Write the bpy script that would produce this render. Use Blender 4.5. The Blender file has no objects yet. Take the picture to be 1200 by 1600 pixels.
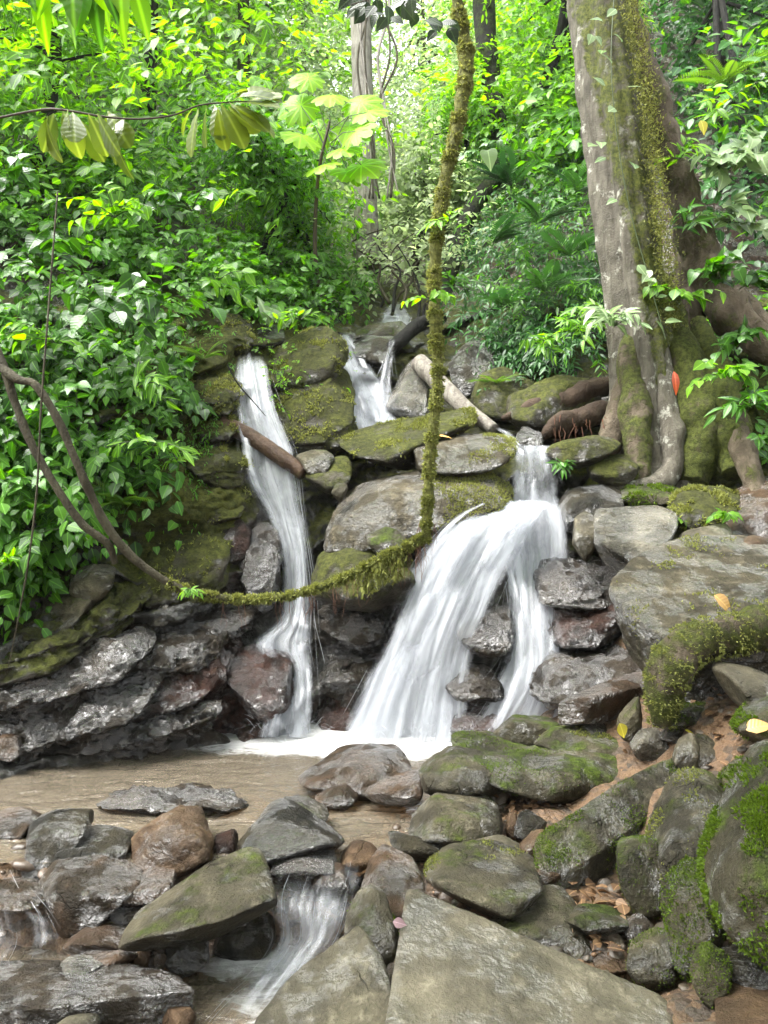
import bpy, bmesh, math, random
import numpy as np
from mathutils import Vector

# ------------------------------------------------------------------ camera, sky, sun, exposure
sc = bpy.context.scene
col = sc.collection
CAM_H = 1.7            # eye height above the pool surface (z = 0)
FPX = 1200.0           # focal length in photo pixels (photo 1200 x 1600)
cam_data = bpy.data.cameras.new('camera')
cam_data.sensor_width = 36.0
cam_data.sensor_fit = 'AUTO'
cam_data.lens = 36.0 * FPX / 1600.0
cam_data.clip_start = 0.05
cam_data.clip_end = 2000.0
cam = bpy.data.objects.new('camera', cam_data)
cam.location = (0, 0, CAM_H)
cam.rotation_euler = (math.radians(90), 0, 0)
col.objects.link(cam)
sc.camera = cam

SUN_EL, SUN_AZ = math.radians(62), math.radians(-100)   # azimuth from +Y, negative = to the left
world = bpy.data.worlds.new('World')
sc.world = world
world.use_nodes = True
wn = world.node_tree
wn.nodes.clear()
w_out = wn.nodes.new('ShaderNodeOutputWorld')
w_bg = wn.nodes.new('ShaderNodeBackground')
w_sky = wn.nodes.new('ShaderNodeTexSky')
w_sky.sky_type = 'NISHITA'
w_sky.sun_disc = False
w_sky.sun_elevation = SUN_EL
w_sky.sun_rotation = SUN_AZ
w_sky.air_density = 1.0
w_sky.dust_density = 4.0
w_sky.ozone_density = 0.6
w_hsv = wn.nodes.new('ShaderNodeHueSaturation')        # thin overcast: the same sky, greyed
w_hsv.inputs['Saturation'].default_value = 0.22
w_bg.inputs['Strength'].default_value = 0.15
wn.links.new(w_sky.outputs[0], w_hsv.inputs['Color'])
wn.links.new(w_hsv.outputs[0], w_bg.inputs['Color'])
wn.links.new(w_bg.outputs[0], w_out.inputs['Surface'])

sun_data = bpy.data.lights.new('sun', 'SUN')
sun_data.energy = 2.0
sun_data.angle = math.radians(45)
sun_data.color = (1.0, 0.98, 0.94)
sun = bpy.data.objects.new('sun', sun_data)
sdir = Vector((math.sin(SUN_AZ) * math.cos(SUN_EL), math.cos(SUN_AZ) * math.cos(SUN_EL), math.sin(SUN_EL)))
sun.rotation_euler = sdir.to_track_quat('Z', 'Y').to_euler()
sun.location = sdir * 60
col.objects.link(sun)

sc.view_settings.view_transform = 'Standard'
sc.view_settings.look = 'None'
sc.view_settings.gamma = 1.0
sc.view_settings.use_curve_mapping = False
sc.view_settings.exposure = 2.6
sc.render.engine = 'CYCLES'
cy = sc.cycles
cy.use_denoising = True
cy.use_adaptive_sampling = True
cy.adaptive_threshold = 0.02
cy.max_bounces = 6
cy.diffuse_bounces = 2
cy.glossy_bounces = 2
cy.transmission_bounces = 4
cy.transparent_max_bounces = 24
cy.volume_bounces = 0
cy.sample_clamp_indirect = 4.0
cy.caustics_reflective = False
cy.caustics_refractive = False

# ------------------------------------------------------------------ numpy helpers
def rng(seed):
    return np.random.default_rng(seed)

def at(px, py, Y):
    """photo pixel + distance in front of the camera (m) -> world point"""
    return np.array([(px - 600.0) / FPX * Y, Y, CAM_H - (py - 800.0) / FPX * Y])

def atz(px, py, z):
    return at(px, py, (CAM_H - z) * FPX / (py - 800.0))

def norm(v):
    v = np.asarray(v, float)
    return v / np.maximum(np.linalg.norm(v, axis=-1, keepdims=True), 1e-9)

def _hash(ix, iy, iz, seed):
    h = (ix * 374761393 + iy * 668265263 + iz * 2147483647 + seed * 1274126177) & 0xFFFFFFFF
    h = ((h ^ (h >> 13)) * 1274126177) & 0xFFFFFFFF
    h = ((h ^ (h >> 16)) * 2246822519) & 0xFFFFFFFF
    return ((h ^ (h >> 15)) & 0xFFFFFF) / float(0xFFFFFF)

def vnoise(P, seed=0):
    P = np.asarray(P, float)
    I = np.floor(P).astype(np.int64)
    Fr = P - I
    W = Fr * Fr * Fr * (Fr * (Fr * 6 - 15) + 10)
    r = 0
    for dx in (0, 1):
        for dy in (0, 1):
            for dz in (0, 1):
                w = ((W[:, 0] if dx else 1 - W[:, 0]) * (W[:, 1] if dy else 1 - W[:, 1]) * (W[:, 2] if dz else 1 - W[:, 2]))
                r = r + w * _hash(I[:, 0] + dx, I[:, 1] + dy, I[:, 2] + dz, seed)
    return r * 2 - 1

def fbm(P, seed=0, octv=4, gain=0.5, ridged=False):
    P = np.asarray(P, float)
    a, s, tot = 1.0, 0.0, 0.0
    for o in range(octv):
        n = vnoise(P * (2.03 ** o) + 17.3 * o, seed + o)
        if ridged:
            n = 1 - 2 * np.abs(n)
        s = s + a * n
        tot += a
        a *= gain
    return s / tot

# ------------------------------------------------------------------ objects
def make_mesh(name, V, faces, mat=None, smooth=True, attrs=None, uv=None):
    """faces: an (n,3) or (n,4) array, or a list of such arrays"""
    if not isinstance(faces, (list, tuple)):
        faces = [faces]
    faces = [np.asarray(f, np.int32) for f in faces if len(f)]
    V = np.asarray(V, np.float32)
    me = bpy.data.meshes.new(name)
    me.vertices.add(len(V))
    me.vertices.foreach_set('co', V.ravel())
    loops = np.concatenate([f.ravel() for f in faces])
    tot = np.concatenate([np.full(len(f), f.shape[1], np.int32) for f in faces])
    start = np.concatenate([[0], np.cumsum(tot)[:-1]]).astype(np.int32)
    me.loops.add(len(loops))
    me.loops.foreach_set('vertex_index', loops)
    me.polygons.add(len(tot))
    me.polygons.foreach_set('loop_start', start)
    me.polygons.foreach_set('loop_total', tot)
    me.update(calc_edges=True)
    if smooth:
        me.polygons.foreach_set('use_smooth', np.ones(len(tot), bool))
    for k, a in (attrs or {}).items():
        at_ = me.attributes.new(k, 'FLOAT', 'POINT')
        at_.data.foreach_set('value', np.asarray(a, np.float32))
    if uv is not None:
        ul = me.uv_layers.new(name='UVMap')
        ul.data.foreach_set('uv', np.asarray(uv, np.float32)[loops].ravel())
    if mat:
        me.materials.append(mat)
    return me

def obj(name, me, parent=None, loc=None):
    o = bpy.data.objects.new(name, me)
    col.objects.link(o)
    if loc is not None:
        o.location = tuple(float(c) for c in loc)
    if parent is not None:
        o.parent = parent
    return o

def empty(name, loc=(0, 0, 0)):
    o = bpy.data.objects.new(name, None)
    o.empty_display_size = 0.1
    o.location = tuple(float(c) for c in loc)
    col.objects.link(o)
    return o

def tag(o, label=None, cat=None, group=None, kind=None):
    if label: o['label'] = label
    if cat: o['category'] = cat
    if group: o['group'] = group
    if kind or cat: o['kind'] = kind or 'thing'
    return o

def catmull(P, n):
    P = np.asarray(P, float)
    Q = np.vstack([2 * P[0] - P[1], P, 2 * P[-1] - P[-2]])
    t = np.linspace(0, len(P) - 1, n)
    i = np.minimum(t.astype(int), len(P) - 2)
    f = (t - i)[:, None]
    a, b, c, d = Q[i], Q[i + 1], Q[i + 2], Q[i + 3]
    return 0.5 * (2 * b + (c - a) * f + (2 * a - 5 * b + 4 * c - d) * f ** 2 + (3 * b - a - 3 * c + d) * f ** 3)

def tube(path, rad, seg=12, rough=0.0, freq=6.0, seed=0, cap=True, shape=None):
    """tube through path (n,3) with radii; shape(theta, t) multiplies the radius. returns V, quads, theta, t"""
    path = np.asarray(path, float)
    n = len(path)
    rad = np.broadcast_to(np.asarray(rad, float), (n,)) if np.ndim(rad) == 0 or len(np.atleast_1d(rad)) == n else np.interp(np.linspace(0, 1, n), np.linspace(0, 1, len(rad)), rad)
    T = norm(np.gradient(path, axis=0))
    ref = np.array([0, 1.0, 0]) if abs(T[:, 1]).mean() < 0.8 else np.array([1.0, 0, 0])
    A = norm(np.cross(T, ref))
    B = np.cross(T, A)
    th = np.linspace(0, 2 * math.pi, seg, endpoint=False)
    TH, TT = np.meshgrid(th, np.linspace(0, 1, n))
    R = rad[:, None] * np.ones_like(TH)
    if shape is not None:
        R = R * shape(TH, TT)
    Dr = A[:, None, :] * np.cos(TH)[..., None] + B[:, None, :] * np.sin(TH)[..., None]
    V = path[:, None, :] + Dr * R[..., None]
    if rough:
        nz = fbm(V.reshape(-1, 3) * freq, seed, 4).reshape(R.shape)
        V = V + Dr * (nz * rough * R)[..., None]
    V = V.reshape(-1, 3)
    i = np.arange(n - 1)[:, None] * seg
    j = np.arange(seg)[None, :]
    j2 = (j + 1) % seg
    Fq = np.stack([i + j, i + j2, i + seg + j2, i + seg + j], -1).reshape(-1, 4)
    faces = [Fq]
    if cap:
        V = np.vstack([V, path[:1], path[-1:]])
        k = len(V)
        jj = np.arange(seg); jj2 = (jj + 1) % seg
        f0 = np.stack([jj2, jj, np.full(seg, k - 2)], -1)
        b = (n - 1) * seg
        f1 = np.stack([b + jj, b + jj2, np.full(seg, k - 1)], -1)
        faces.append(np.vstack([f0, f1]))
    return V, faces

def join_meshes(parts):
    """[(V, [faces...]), ...] -> V, faces"""
    Vs, F3, F4, off = [], [], [], 0
    for V, fs in parts:
        for f in (fs if isinstance(fs, (list, tuple)) else [fs]):
            if len(f):
                (F3 if f.shape[1] == 3 else F4).append(f + off)
        Vs.append(V); off += len(V)
    out = []
    if F3: out.append(np.vstack(F3))
    if F4: out.append(np.vstack(F4))
    return np.vstack(Vs), out

# ------------------------------------------------------------------ node helpers
def new_mat(name):
    m = bpy.data.materials.new(name)
    m.use_nodes = True
    m.node_tree.nodes.clear()
    return m, m.node_tree

class N:
    """tiny node-graph writer"""
    def __init__(s, nt): s.nt = nt
    def n(s, typ, ins=None, **kw):
        nd = s.nt.nodes.new(typ)
        for k, v in kw.items(): setattr(nd, k, v)
        for k, v in (ins or {}).items():
            if hasattr(v, 'is_output') or isinstance(v, bpy.types.NodeSocket):
                s.nt.links.new(v, nd.inputs[k])
            else:
                nd.inputs[k].default_value = v
        return nd
    def math(s, op, a, b=0.0, c=None, clamp=False):
        nd = s.n('ShaderNodeMath', operation=op, use_clamp=clamp)
        for i, v in enumerate((a, b) if c is None else (a, b, c)):
            if isinstance(v, bpy.types.NodeSocket): s.nt.links.new(v, nd.inputs[i])
            else: nd.inputs[i].default_value = v
        return nd.outputs[0]
    def ss(s, v, lo, hi):
        nd = s.n('ShaderNodeMapRange', interpolation_type='SMOOTHSTEP')
        s.nt.links.new(v, nd.inputs['Value'])
        for k, x in (('From Min', lo), ('From Max', hi)):
            if isinstance(x, bpy.types.NodeSocket): s.nt.links.new(x, nd.inputs[k])
            else: nd.inputs[k].default_value = x
        return nd.outputs['Result']
    def mix(s, f, a, b):
        nd = s.n('ShaderNodeMix', data_type='RGBA')
        for k, v in ((0, f), (6, a), (7, b)):
            if isinstance(v, bpy.types.NodeSocket): s.nt.links.new(v, nd.inputs[k])
            elif k == 0: nd.inputs[k].default_value = v
            else: nd.inputs[k].default_value = (*v, 1) if len(v) == 3 else v
        return nd.outputs[2]
    def noise(s, vec, scale, detail=4.0, rough=0.55, typ='FBM', dist=0.0):
        nd = s.n('ShaderNodeTexNoise', {'Scale': scale, 'Detail': detail, 'Roughness': rough, 'Distortion': dist})
        s.nt.links.new(vec, nd.inputs['Vector'])
        return nd.outputs['Fac']
    def link(s, a, b): s.nt.links.new(a, b)

MATS = {}
def rock_mat(tone=(.11, .105, .095), tone2=None, moss=0.3, rough=0.45, wet=0.3, strata=0.0, moss_up=0.5, seed=0.0, bump=1.0,
             mossc=((.035, .05, .008), (.09, .115, .018)), attr=False, pale=0.25, crack=1.0):
    key = ('rock', tone, tone2, moss, rough, wet, strata, moss_up, seed, bump, mossc, attr, pale, crack)
    if key in MATS: return MATS[key]
    m, nt = new_mat('rock_%d' % len(MATS)); g = N(nt)
    geo = g.n('ShaderNodeNewGeometry')
    pos = geo.outputs['Position']
    if seed:
        pos = g.n('ShaderNodeVectorMath', {0: pos, 1: (seed * 3.1, seed * 1.7, seed * 2.3)}, operation='ADD').outputs[0]
    sepn = g.n('ShaderNodeSeparateXYZ', {0: geo.outputs['Normal']})
    big = g.noise(pos, 3.2, 5, .6)
    mid = g.noise(pos, 14, 6, .62)
    fine = g.noise(pos, 75, 5, .65)
    t2 = tone2 or tuple(c * .45 for c in tone)
    c0 = g.mix(g.ss(big, .38, .62), tone, t2)
    light = tuple(min(.6, c * 2.1 + .02) for c in tone)
    c0 = g.mix(g.math('MULTIPLY', g.ss(mid, .5, .72), pale * 1.4), c0, light)
    c0 = g.mix(g.math('MULTIPLY', g.ss(fine, .56, .74), .35), c0, light)
    c0 = g.mix(g.math('MULTIPLY', g.ss(fine, .46, .30), .55), c0, tuple(c * .35 for c in tone))
    # bedding lines
    lay = None
    if strata:
        mp = g.n('ShaderNodeMapping', {'Vector': pos, 'Rotation': (0, .38, .2), 'Scale': (2.2, 2.2, 26)})
        lay = g.noise(mp.outputs[0], 1.0, 4, .6, dist=.4)
        c0 = g.mix(g.math('MULTIPLY', g.ss(lay, .5, .36), strata * .8), c0, tuple(c * .25 for c in tone))
    # cracks
    vor = g.n('ShaderNodeTexVoronoi', {'Scale': 3.4}, feature='DISTANCE_TO_EDGE')
    wv = g.n('ShaderNodeVectorMath', {0: pos, 1: g.n('ShaderNodeVectorMath', {0: g.n('ShaderNodeTexNoise', {'Vector': pos, 'Scale': 4.0, 'Detail': 4.0}).outputs['Color'], 'Scale': .35}, operation='SCALE').outputs[0]}, operation='ADD').outputs[0]
    g.link(wv, vor.inputs['Vector'])
    ck = crack
    crack = g.ss(vor.outputs['Distance'], .02, .0)
    crack = g.math('MULTIPLY', crack, g.math('MULTIPLY', g.ss(big, .48, .64), ck))
    c0 = g.mix(g.math('MULTIPLY', crack, .7), c0, tuple(c * .2 for c in tone))
    # moss
    mm = g.math('ADD', g.math('MULTIPLY', g.math('SUBTRACT', g.noise(pos, 5.5, 7, .68), .5), 2.2), g.math('MULTIPLY', sepn.outputs['Z'], moss_up))
    if attr:
        am = g.n('ShaderNodeAttribute', attribute_name='moss').outputs['Fac']
        mm = g.math('ADD', mm, g.math('SUBTRACT', g.math('MULTIPLY', am, 2.0), 1.0))
    else:
        mm = g.math('ADD', mm, moss * 2 - 1 - moss_up * .3)
    mask = g.ss(mm, -.12, .3)
    mcol = g.mix(g.ss(g.noise(pos, 24, 5, .7), .35, .66), mossc[0], mossc[1])
    mcol = g.mix(g.math('MULTIPLY', g.ss(fine, .5, .75), .5), mcol, tuple(c * 1.5 for c in mossc[1]))
    if attr:
        br = g.n('ShaderNodeAttribute', attribute_name='brown').outputs['Fac']
        c0 = g.mix(br, c0, g.mix(g.ss(mid, .35, .65), (.07, .032, .022), (.022, .014, .012)))
    cc = g.mix(mask, c0, mcol)
    if wet > .2:                                   # soaked stone is darker stone
        cc = g.mix(g.math('MULTIPLY', g.ss(g.noise(pos, 2.4, 4, .6), .40, .58), .55), cc, g.mix(.75, cc, (.012, .011, .009)))
    # roughness: wet film where bare
    wetn = g.ss(g.noise(pos, 4.5, 5, .6), .60 - wet * .20, .68 - wet * .18)
    rg = g.math('MULTIPLY_ADD', wetn, -(rough * .3), rough + .12)
    rg = g.math('ADD', rg, g.math('MULTIPLY', g.math('SUBTRACT', fine, .5), .15))
    rr = g.n('ShaderNodeMix', {0: mask, 2: rg, 3: .85}).outputs[0]
    # bump
    h = g.math('MULTIPLY_ADD', mid, .7, g.math('MULTIPLY', fine, .42))
    h = g.math('ADD', h, g.math('MULTIPLY', g.noise(pos, 40, 3, .6), .35))
    h = g.math('SUBTRACT', h, g.math('MULTIPLY', crack, .5))
    if lay is not None: h = g.math('ADD', h, g.math('MULTIPLY', lay, strata * 1.2))
    h = g.math('ADD', h, g.math('MULTIPLY', mask, g.math('MULTIPLY', g.noise(pos, 110, 3, .7), 1.1)))
    bp = g.n('ShaderNodeBump', {'Height': h, 'Strength': .75, 'Distance': .03 * bump})
    p = g.n('ShaderNodeBsdfPrincipled', {'Base Color': cc, 'Roughness': rr, 'Normal': bp.outputs[0]})
    p.inputs['Specular IOR Level'].default_value = .16
    if wet > .3:                                   # a film of water over the stone
        h2 = g.math('MULTIPLY_ADD', mid, .8, g.math('MULTIPLY', g.noise(pos, 34, 2, .5), .3))
        bp2 = g.n('ShaderNodeBump', {'Height': h2, 'Strength': 1.0, 'Distance': .06 * bump})
        g.link(bp2.outputs[0], p.inputs['Coat Normal'])
        cw = g.math('MULTIPLY', g.math('SUBTRACT', 1.0, mask), g.math('MULTIPLY', wetn, min(1.0, wet + .25)))
        g.link(cw, p.inputs['Coat Weight'])
        p.inputs['Coat Roughness'].default_value = .07
        p.inputs['Coat IOR'].default_value = 1.6 + .4 * wet
    o = g.n('ShaderNodeOutputMaterial', {0: p.outputs[0]})
    MATS[key] = m
    return m

def leaf_mat(name, dark, lightc, rough=.32, trans=.35, spec=.5, objrand=False, yellow=.0, vein=True):
    if name in MATS: return MATS[name]
    m, nt = new_mat(name); g = N(nt)
    if objrand:
        r = g.n('ShaderNodeObjectInfo').outputs['Random']
    else:
        r = g.n('ShaderNodeAttribute', attribute_name='rnd').outputs['Fac']
    geo = g.n('ShaderNodeNewGeometry')
    nz = g.noise(geo.outputs['Position'], 1.3, 3, .6)
    f = g.math('ADD', g.math('MULTIPLY', r, .7), g.math('MULTIPLY', g.math('SUBTRACT', nz, .5), 1.1), clamp=True)
    c = g.mix(f, dark, lightc)
    if yellow:
        c = g.mix(g.math('MULTIPLY', g.ss(r, .93, .97), yellow), c, (.32, .22, .03))
    uvn = g.n('ShaderNodeUVMap')
    sx = g.n('ShaderNodeSeparateXYZ', {0: uvn.outputs[0]})
    h = None
    if vein:
        ax = g.math('ABSOLUTE', sx.outputs['X'])
        midrib = g.ss(ax, .05, .0)
        side = g.math('SINE', g.math('MULTIPLY', g.math('SUBTRACT', sx.outputs['Y'], g.math('MULTIPLY', ax, .5)), 48.0))
        c = g.mix(g.math('MULTIPLY', midrib, .45), c, tuple(min(1, x * 1.9 + .02) for x in lightc))
        h = g.math('ADD', g.math('MULTIPLY', side, .25), g.math('MULTIPLY', midrib, -.6))
    pr = {'Base Color': c, 'Roughness': rough}
    if h is not None:
        pr['Normal'] = g.n('ShaderNodeBump', {'Height': h, 'Strength': .3, 'Distance': .006}).outputs[0]
    p = g.n('ShaderNodeBsdfPrincipled', pr)
    p.inputs['Specular IOR Level'].default_value = spec
    hs = g.n('ShaderNodeHueSaturation', {'Hue': .495, 'Saturation': 1.1, 'Value': 2.0, 'Color': c})
    t = g.n('ShaderNodeBsdfTranslucent', {'Color': hs.outputs[0]})
    mx = g.n('ShaderNodeMixShader', {0: trans, 1: p.outputs[0], 2: t.outputs[0]})
    g.n('ShaderNodeOutputMaterial', {0: mx.outputs[0]})
    MATS[name] = m
    return m

def bark_mat(name, c1, c2, moss=.3, scale=1.0, rough=.8, lichen=.0, stretch=6.0, mossc=((.04, .055, .008), (.13, .15, .025))):
    if name in MATS: return MATS[name]
    m, nt = new_mat(name); g = N(nt)
    geo = g.n('ShaderNodeNewGeometry'); pos = geo.outputs['Position']
    mp = g.n('ShaderNodeMapping', {'Vector': pos, 'Scale': (scale * stretch, scale * stretch, scale)})
    st = g.noise(mp.outputs[0], 3.0, 6, .65)
    iso = g.noise(pos, 5 * scale, 5, .6)
    fine = g.noise(pos, 60, 4, .65)
    c = g.mix(g.ss(st, .35, .66), c1, c2)
    c = g.mix(g.math('MULTIPLY', g.ss(iso, .5, .7), .5), c, tuple(x * .5 for x in c1))
    if lichen:
        c = g.mix(g.math('MULTIPLY', g.ss(g.noise(pos, 7, 6, .7), .56, .66), lichen), c, (.42, .42, .36))
    at_ = g.n('ShaderNodeAttribute', attribute_name='moss').outputs['Fac']
    mm = g.math('ADD', g.math('MULTIPLY', g.math('SUBTRACT', g.noise(pos, 6, 7, .7), .5), 2.0), g.math('ADD', at_, moss * 2 - 1))
    mask = g.ss(mm, -.1, .3)
    mc = g.mix(g.ss(g.noise(pos, 30, 5, .7), .35, .66), mossc[0], mossc[1])
    c = g.mix(mask, c, mc)
    h = g.math('ADD', g.math('MULTIPLY', st, .8), g.math('ADD', g.math('MULTIPLY', fine, .4), g.math('MULTIPLY', mask, g.noise(pos, 120, 3, .7))))
    bp = g.n('ShaderNodeBump', {'Height': h, 'Strength': .9, 'Distance': .05})
    p = g.n('ShaderNodeBsdfPrincipled', {'Base Color': c, 'Roughness': rough, 'Normal': bp.outputs[0]})
    p.inputs['Specular IOR Level'].default_value = .22
    g.n('ShaderNodeOutputMaterial', {0: p.outputs[0]})
    MATS[name] = m
    return m

def plain_mat(name, c1, c2, rough=.6, scale=20, bump=.01):
    if name in MATS: return MATS[name]
    m, nt = new_mat(name); g = N(nt)
    pos = g.n('ShaderNodeNewGeometry').outputs['Position']
    nz = g.noise(pos, scale, 5, .65)
    r = g.n('ShaderNodeAttribute', attribute_name='rnd').outputs['Fac']
    f = g.math('ADD', g.math('MULTIPLY', r, .6), g.math('MULTIPLY', nz, .5), clamp=True)
    c = g.mix(f, c1, c2)
    bp = g.n('ShaderNodeBump', {'Height': nz, 'Strength': .6, 'Distance': bump})
    p = g.n('ShaderNodeBsdfPrincipled', {'Base Color': c, 'Roughness': rough, 'Normal': bp.outputs[0]})
    g.n('ShaderNodeOutputMaterial', {0: p.outputs[0]})
    MATS[name] = m
    return m

# ------------------------------------------------------------------ the ravine: depth of the rock and hill face along each sight line
CP = [-1500, -700, -300, 0, 200, 370, 430, 490, 560, 640, 720, 800, 900, 1000, 1200, 1500, 2000, 2800]
TAB = {
 1260: [4.4, 4.6, 4.7, 4.95, 5.3, 5.75, 5.9, 6.0, 6.0, 6.0, 6.0, 6.0, 5.95, 5.7, 5.3, 5.0, 4.8, 4.6],
 1180: [4.5, 4.8, 4.9, 5.1, 5.45, 5.85, 6.05, 6.1, 6.1, 6.1, 6.1, 6.1, 6.1, 5.9, 5.6, 5.3, 5.0, 4.8],
 1080: [4.7, 5.0, 5.1, 5.3, 5.65, 6.0, 6.2, 6.3, 6.35, 6.35, 6.4, 6.4, 6.4, 6.2, 5.9, 5.6, 5.2, 5.0],
 980:  [4.8, 5.2, 5.3, 5.5, 5.9, 6.2, 6.5, 6.55, 6.6, 6.6, 6.65, 6.65, 6.65, 6.5, 6.2, 5.9, 5.5, 5.2],
 900:  [5.0, 5.4, 5.5, 5.7, 6.1, 6.35, 6.65, 6.85, 6.95, 6.9, 6.85, 6.85, 6.9, 6.8, 6.5, 6.2, 5.8, 5.5],
 800:  [5.2, 5.6, 5.7, 5.9, 6.3, 6.6, 6.95, 7.25, 7.4, 7.3, 7.2, 7.2, 7.2, 7.2, 7.0, 6.6, 6.2, 6.0],
 700:  [5.5, 5.9, 6.0, 6.2, 6.6, 6.9, 7.25, 7.6, 7.9, 7.9, 7.7, 7.6, 7.6, 7.6, 7.5, 7.1, 6.6, 6.4],
 600:  [5.8, 6.2, 6.3, 6.5, 7.0, 7.35, 7.7, 8.0, 8.4, 8.7, 8.7, 8.5, 8.3, 8.2, 8.1, 7.6, 7.0, 6.8],
 530:  [6.1, 6.5, 6.7, 7.0, 7.5, 7.8, 8.1, 8.5, 9.1, 9.6, 9.5, 9.2, 8.8, 8.6, 8.5, 8.0, 7.4, 7.0],
 470:  [6.4, 6.9, 7.1, 7.5, 8.1, 8.9, 9.3, 9.6, 10.2, 11., 10.4, 9.6, 9.2, 9.0, 8.9, 8.4, 7.8, 7.2],
 380:  [7.0, 7.5, 7.8, 8.3, 9.2, 10.4, 11.2, 12.5, 15., 16., 12.5, 10.5, 10., 9.8, 9.6, 9.0, 8.4, 7.8],
 250:  [8.0, 8.6, 9.0, 9.8, 11.5, 15., 18., 24., 32., 34., 22., 14., 12., 11.8, 11.5, 10.5, 9.5, 8.8],
 100:  [9.5, 10., 11., 12.5, 15., 22., 29., 40., 55., 56., 32., 18., 15., 14.5, 14., 12.5, 11., 10.],
 -100: [12., 13., 14.5, 17., 20., 30., 40., 55., 70., 72., 45., 26., 20., 19., 18., 16., 14., 12.],
 -500: [18., 19., 21., 24., 28., 40., 55., 72., 90., 92., 60., 36., 28., 27., 26., 24., 21., 18.],
}
_rows = np.array(sorted(TAB))
_cols = np.array(CP, float)
_tab = np.log(np.array([TAB[r] for r in _rows]))
GX = np.arange(-1500, 2801, 10.0)
GY = np.arange(-500, 1261, 10.0)
_t1 = np.array([np.interp(GX, _cols, r) for r in _tab])
GYD = np.array([np.interp(GY, _rows, _t1[:, i]) for i in range(len(GX))]).T
def _blur(A, k):
    ker = np.exp(-0.5 * (np.arange(-3 * k, 3 * k + 1) / k) ** 2); ker /= ker.sum()
    P = np.pad(A, ((3 * k, 3 * k), (0, 0)), 'edge')
    A = sum(ker[i] * P[i:i + A.shape[0]] for i in range(len(ker)))
    P = np.pad(A, ((0, 0), (3 * k, 3 * k)), 'edge')
    return sum(ker[i] * P[:, i:i + A.shape[1]] for i in range(len(ker)))
GYD = _blur(GYD, 2)

def bilin(A, px, py):
    fx = np.clip((np.asarray(px, float) - GX[0]) / 10, 0, len(GX) - 1.001)
    fy = np.clip((np.asarray(py, float) - GY[0]) / 10, 0, len(GY) - 1.001)
    ix, iy = fx.astype(int), fy.astype(int)
    u, v = fx - ix, fy - iy
    return (A[iy, ix] * (1 - u) + A[iy, ix + 1] * u) * (1 - v) + (A[iy + 1, ix] * (1 - u) + A[iy + 1, ix + 1] * u) * v

def face_depth(px, py):
    """smooth depth of the ravine face, without relief"""
    return np.exp(bilin(GYD, px, py))

def pts_on_face(px, py):
    Y = face_depth(px, py)
    return np.stack([(px - 600) / FPX * Y, Y, CAM_H - (py - 800) / FPX * Y], -1)

def sstep(x, a, b):
    t = np.clip((x - a) / (b - a), 0, 1)
    return t * t * (3 - 2 * t)

def face_relief(P, px, py):
    """ledges and bulges in metres, positive = towards the viewer"""
    x, y, z = P[:, 0], P[:, 1], P[:, 2]
    rockz = sstep(py, 380, 520)                                   # bare rock low down, soil above
    warp = fbm(P * [1.1, 1.1, 1.1], 5, 3) * .45
    s = (z - .36 * x + warp)                                      # beds rise to the right
    per = .19
    k = np.floor(s / per); f = s / per - k
    h1 = _hash(k.astype(np.int64), k.astype(np.int64) * 0 + 3, k.astype(np.int64) * 0, 11)
    h2 = _hash(k.astype(np.int64) + 1, k.astype(np.int64) * 0 + 3, k.astype(np.int64) * 0, 11)
    ledge = h1 * (1 - sstep(f, .72, 1.0)) + h2 * sstep(f, .72, 1.0) - .5
    along = fbm(np.stack([x * 1.3 + .4 * z, y, s * 5], -1), 21, 4)
    rel = ledge * .22 * (.6 + .8 * np.clip(along + .4, 0, 1)) + along * .12
    rel = rel + fbm(P * 2.2, 31, 4, ridged=True) * .13 + fbm(P * 8, 41, 3, ridged=True) * .04
    soil = fbm(P * .9, 51, 4) * .35
    return rockz * rel + (1 - rockz) * soil

PXS = np.unique(np.concatenate([np.arange(-1500, -60, 30), np.arange(-60, 1260, 3.6), np.arange(1260, 2801, 30)]))
PYS = np.unique(np.concatenate([np.arange(-500, 400, 16), np.arange(400, 1262, 3.4)]))
gx, gy = np.meshgrid(PXS, PYS)
gx, gy = gx.ravel(), gy.ravel()
P0 = pts_on_face(gx, gy)
rel = face_relief(P0, gx, gy)
Yd = P0[:, 1] - rel
FACE = np.stack([(gx - 600) / FPX * Yd, Yd, CAM_H - (gy - 800) / FPX * Yd], -1)
nx, ny = len(PXS), len(PYS)
ii = (np.arange(ny - 1)[:, None] * nx + np.arange(nx - 1)[None, :]).ravel()
FQ = np.stack([ii, ii + nx, ii + nx + 1, ii + 1], -1)
# where moss and red-brown wet stone lie on the face
def blob(px, py, cx, cy, rx, ry):
    return np.clip(1 - ((px - cx) / rx) ** 2 - ((py - cy) / ry) ** 2, 0, 1)
moss_a = np.full(len(gx), .42)
moss_a += .45 * blob(gx, gy, 290, 640, 150, 300) + .25 * blob(gx, gy, 260, 820, 130, 120) + .3 * blob(gx, gy, 480, 620, 90, 130)
moss_a += .35 * blob(gx, gy, 1110, 620, 170, 200) + .12 * blob(gx, gy, 90, 950, 150, 90)
moss_a -= .45 * sstep(gy, 900, 1010) * (gx < 940)
moss_a -= .4 * blob(gx, gy, 700, 980, 300, 220)
shade_soil_ = sstep(-gy + 30 * fbm(np.stack([gx * .01, gy * .01, gx * 0], -1), 78, 3), -470, -420)  # hillside soil, coloured dark so gaps between leaves look shaded
moss_a = moss_a * (1 - shade_soil_) + .1 * shade_soil_
brown_a = .9 * blob(gx, gy, 330, 1110, 170, 110) + .8 * blob(gx, gy, 380, 870, 70, 90) + .7 * blob(gx, gy, 900, 960, 90, 130) + .5 * blob(gx, gy, 590, 980, 110, 90) + .5 * blob(gx, gy, 640, 1110, 200, 60)
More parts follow.
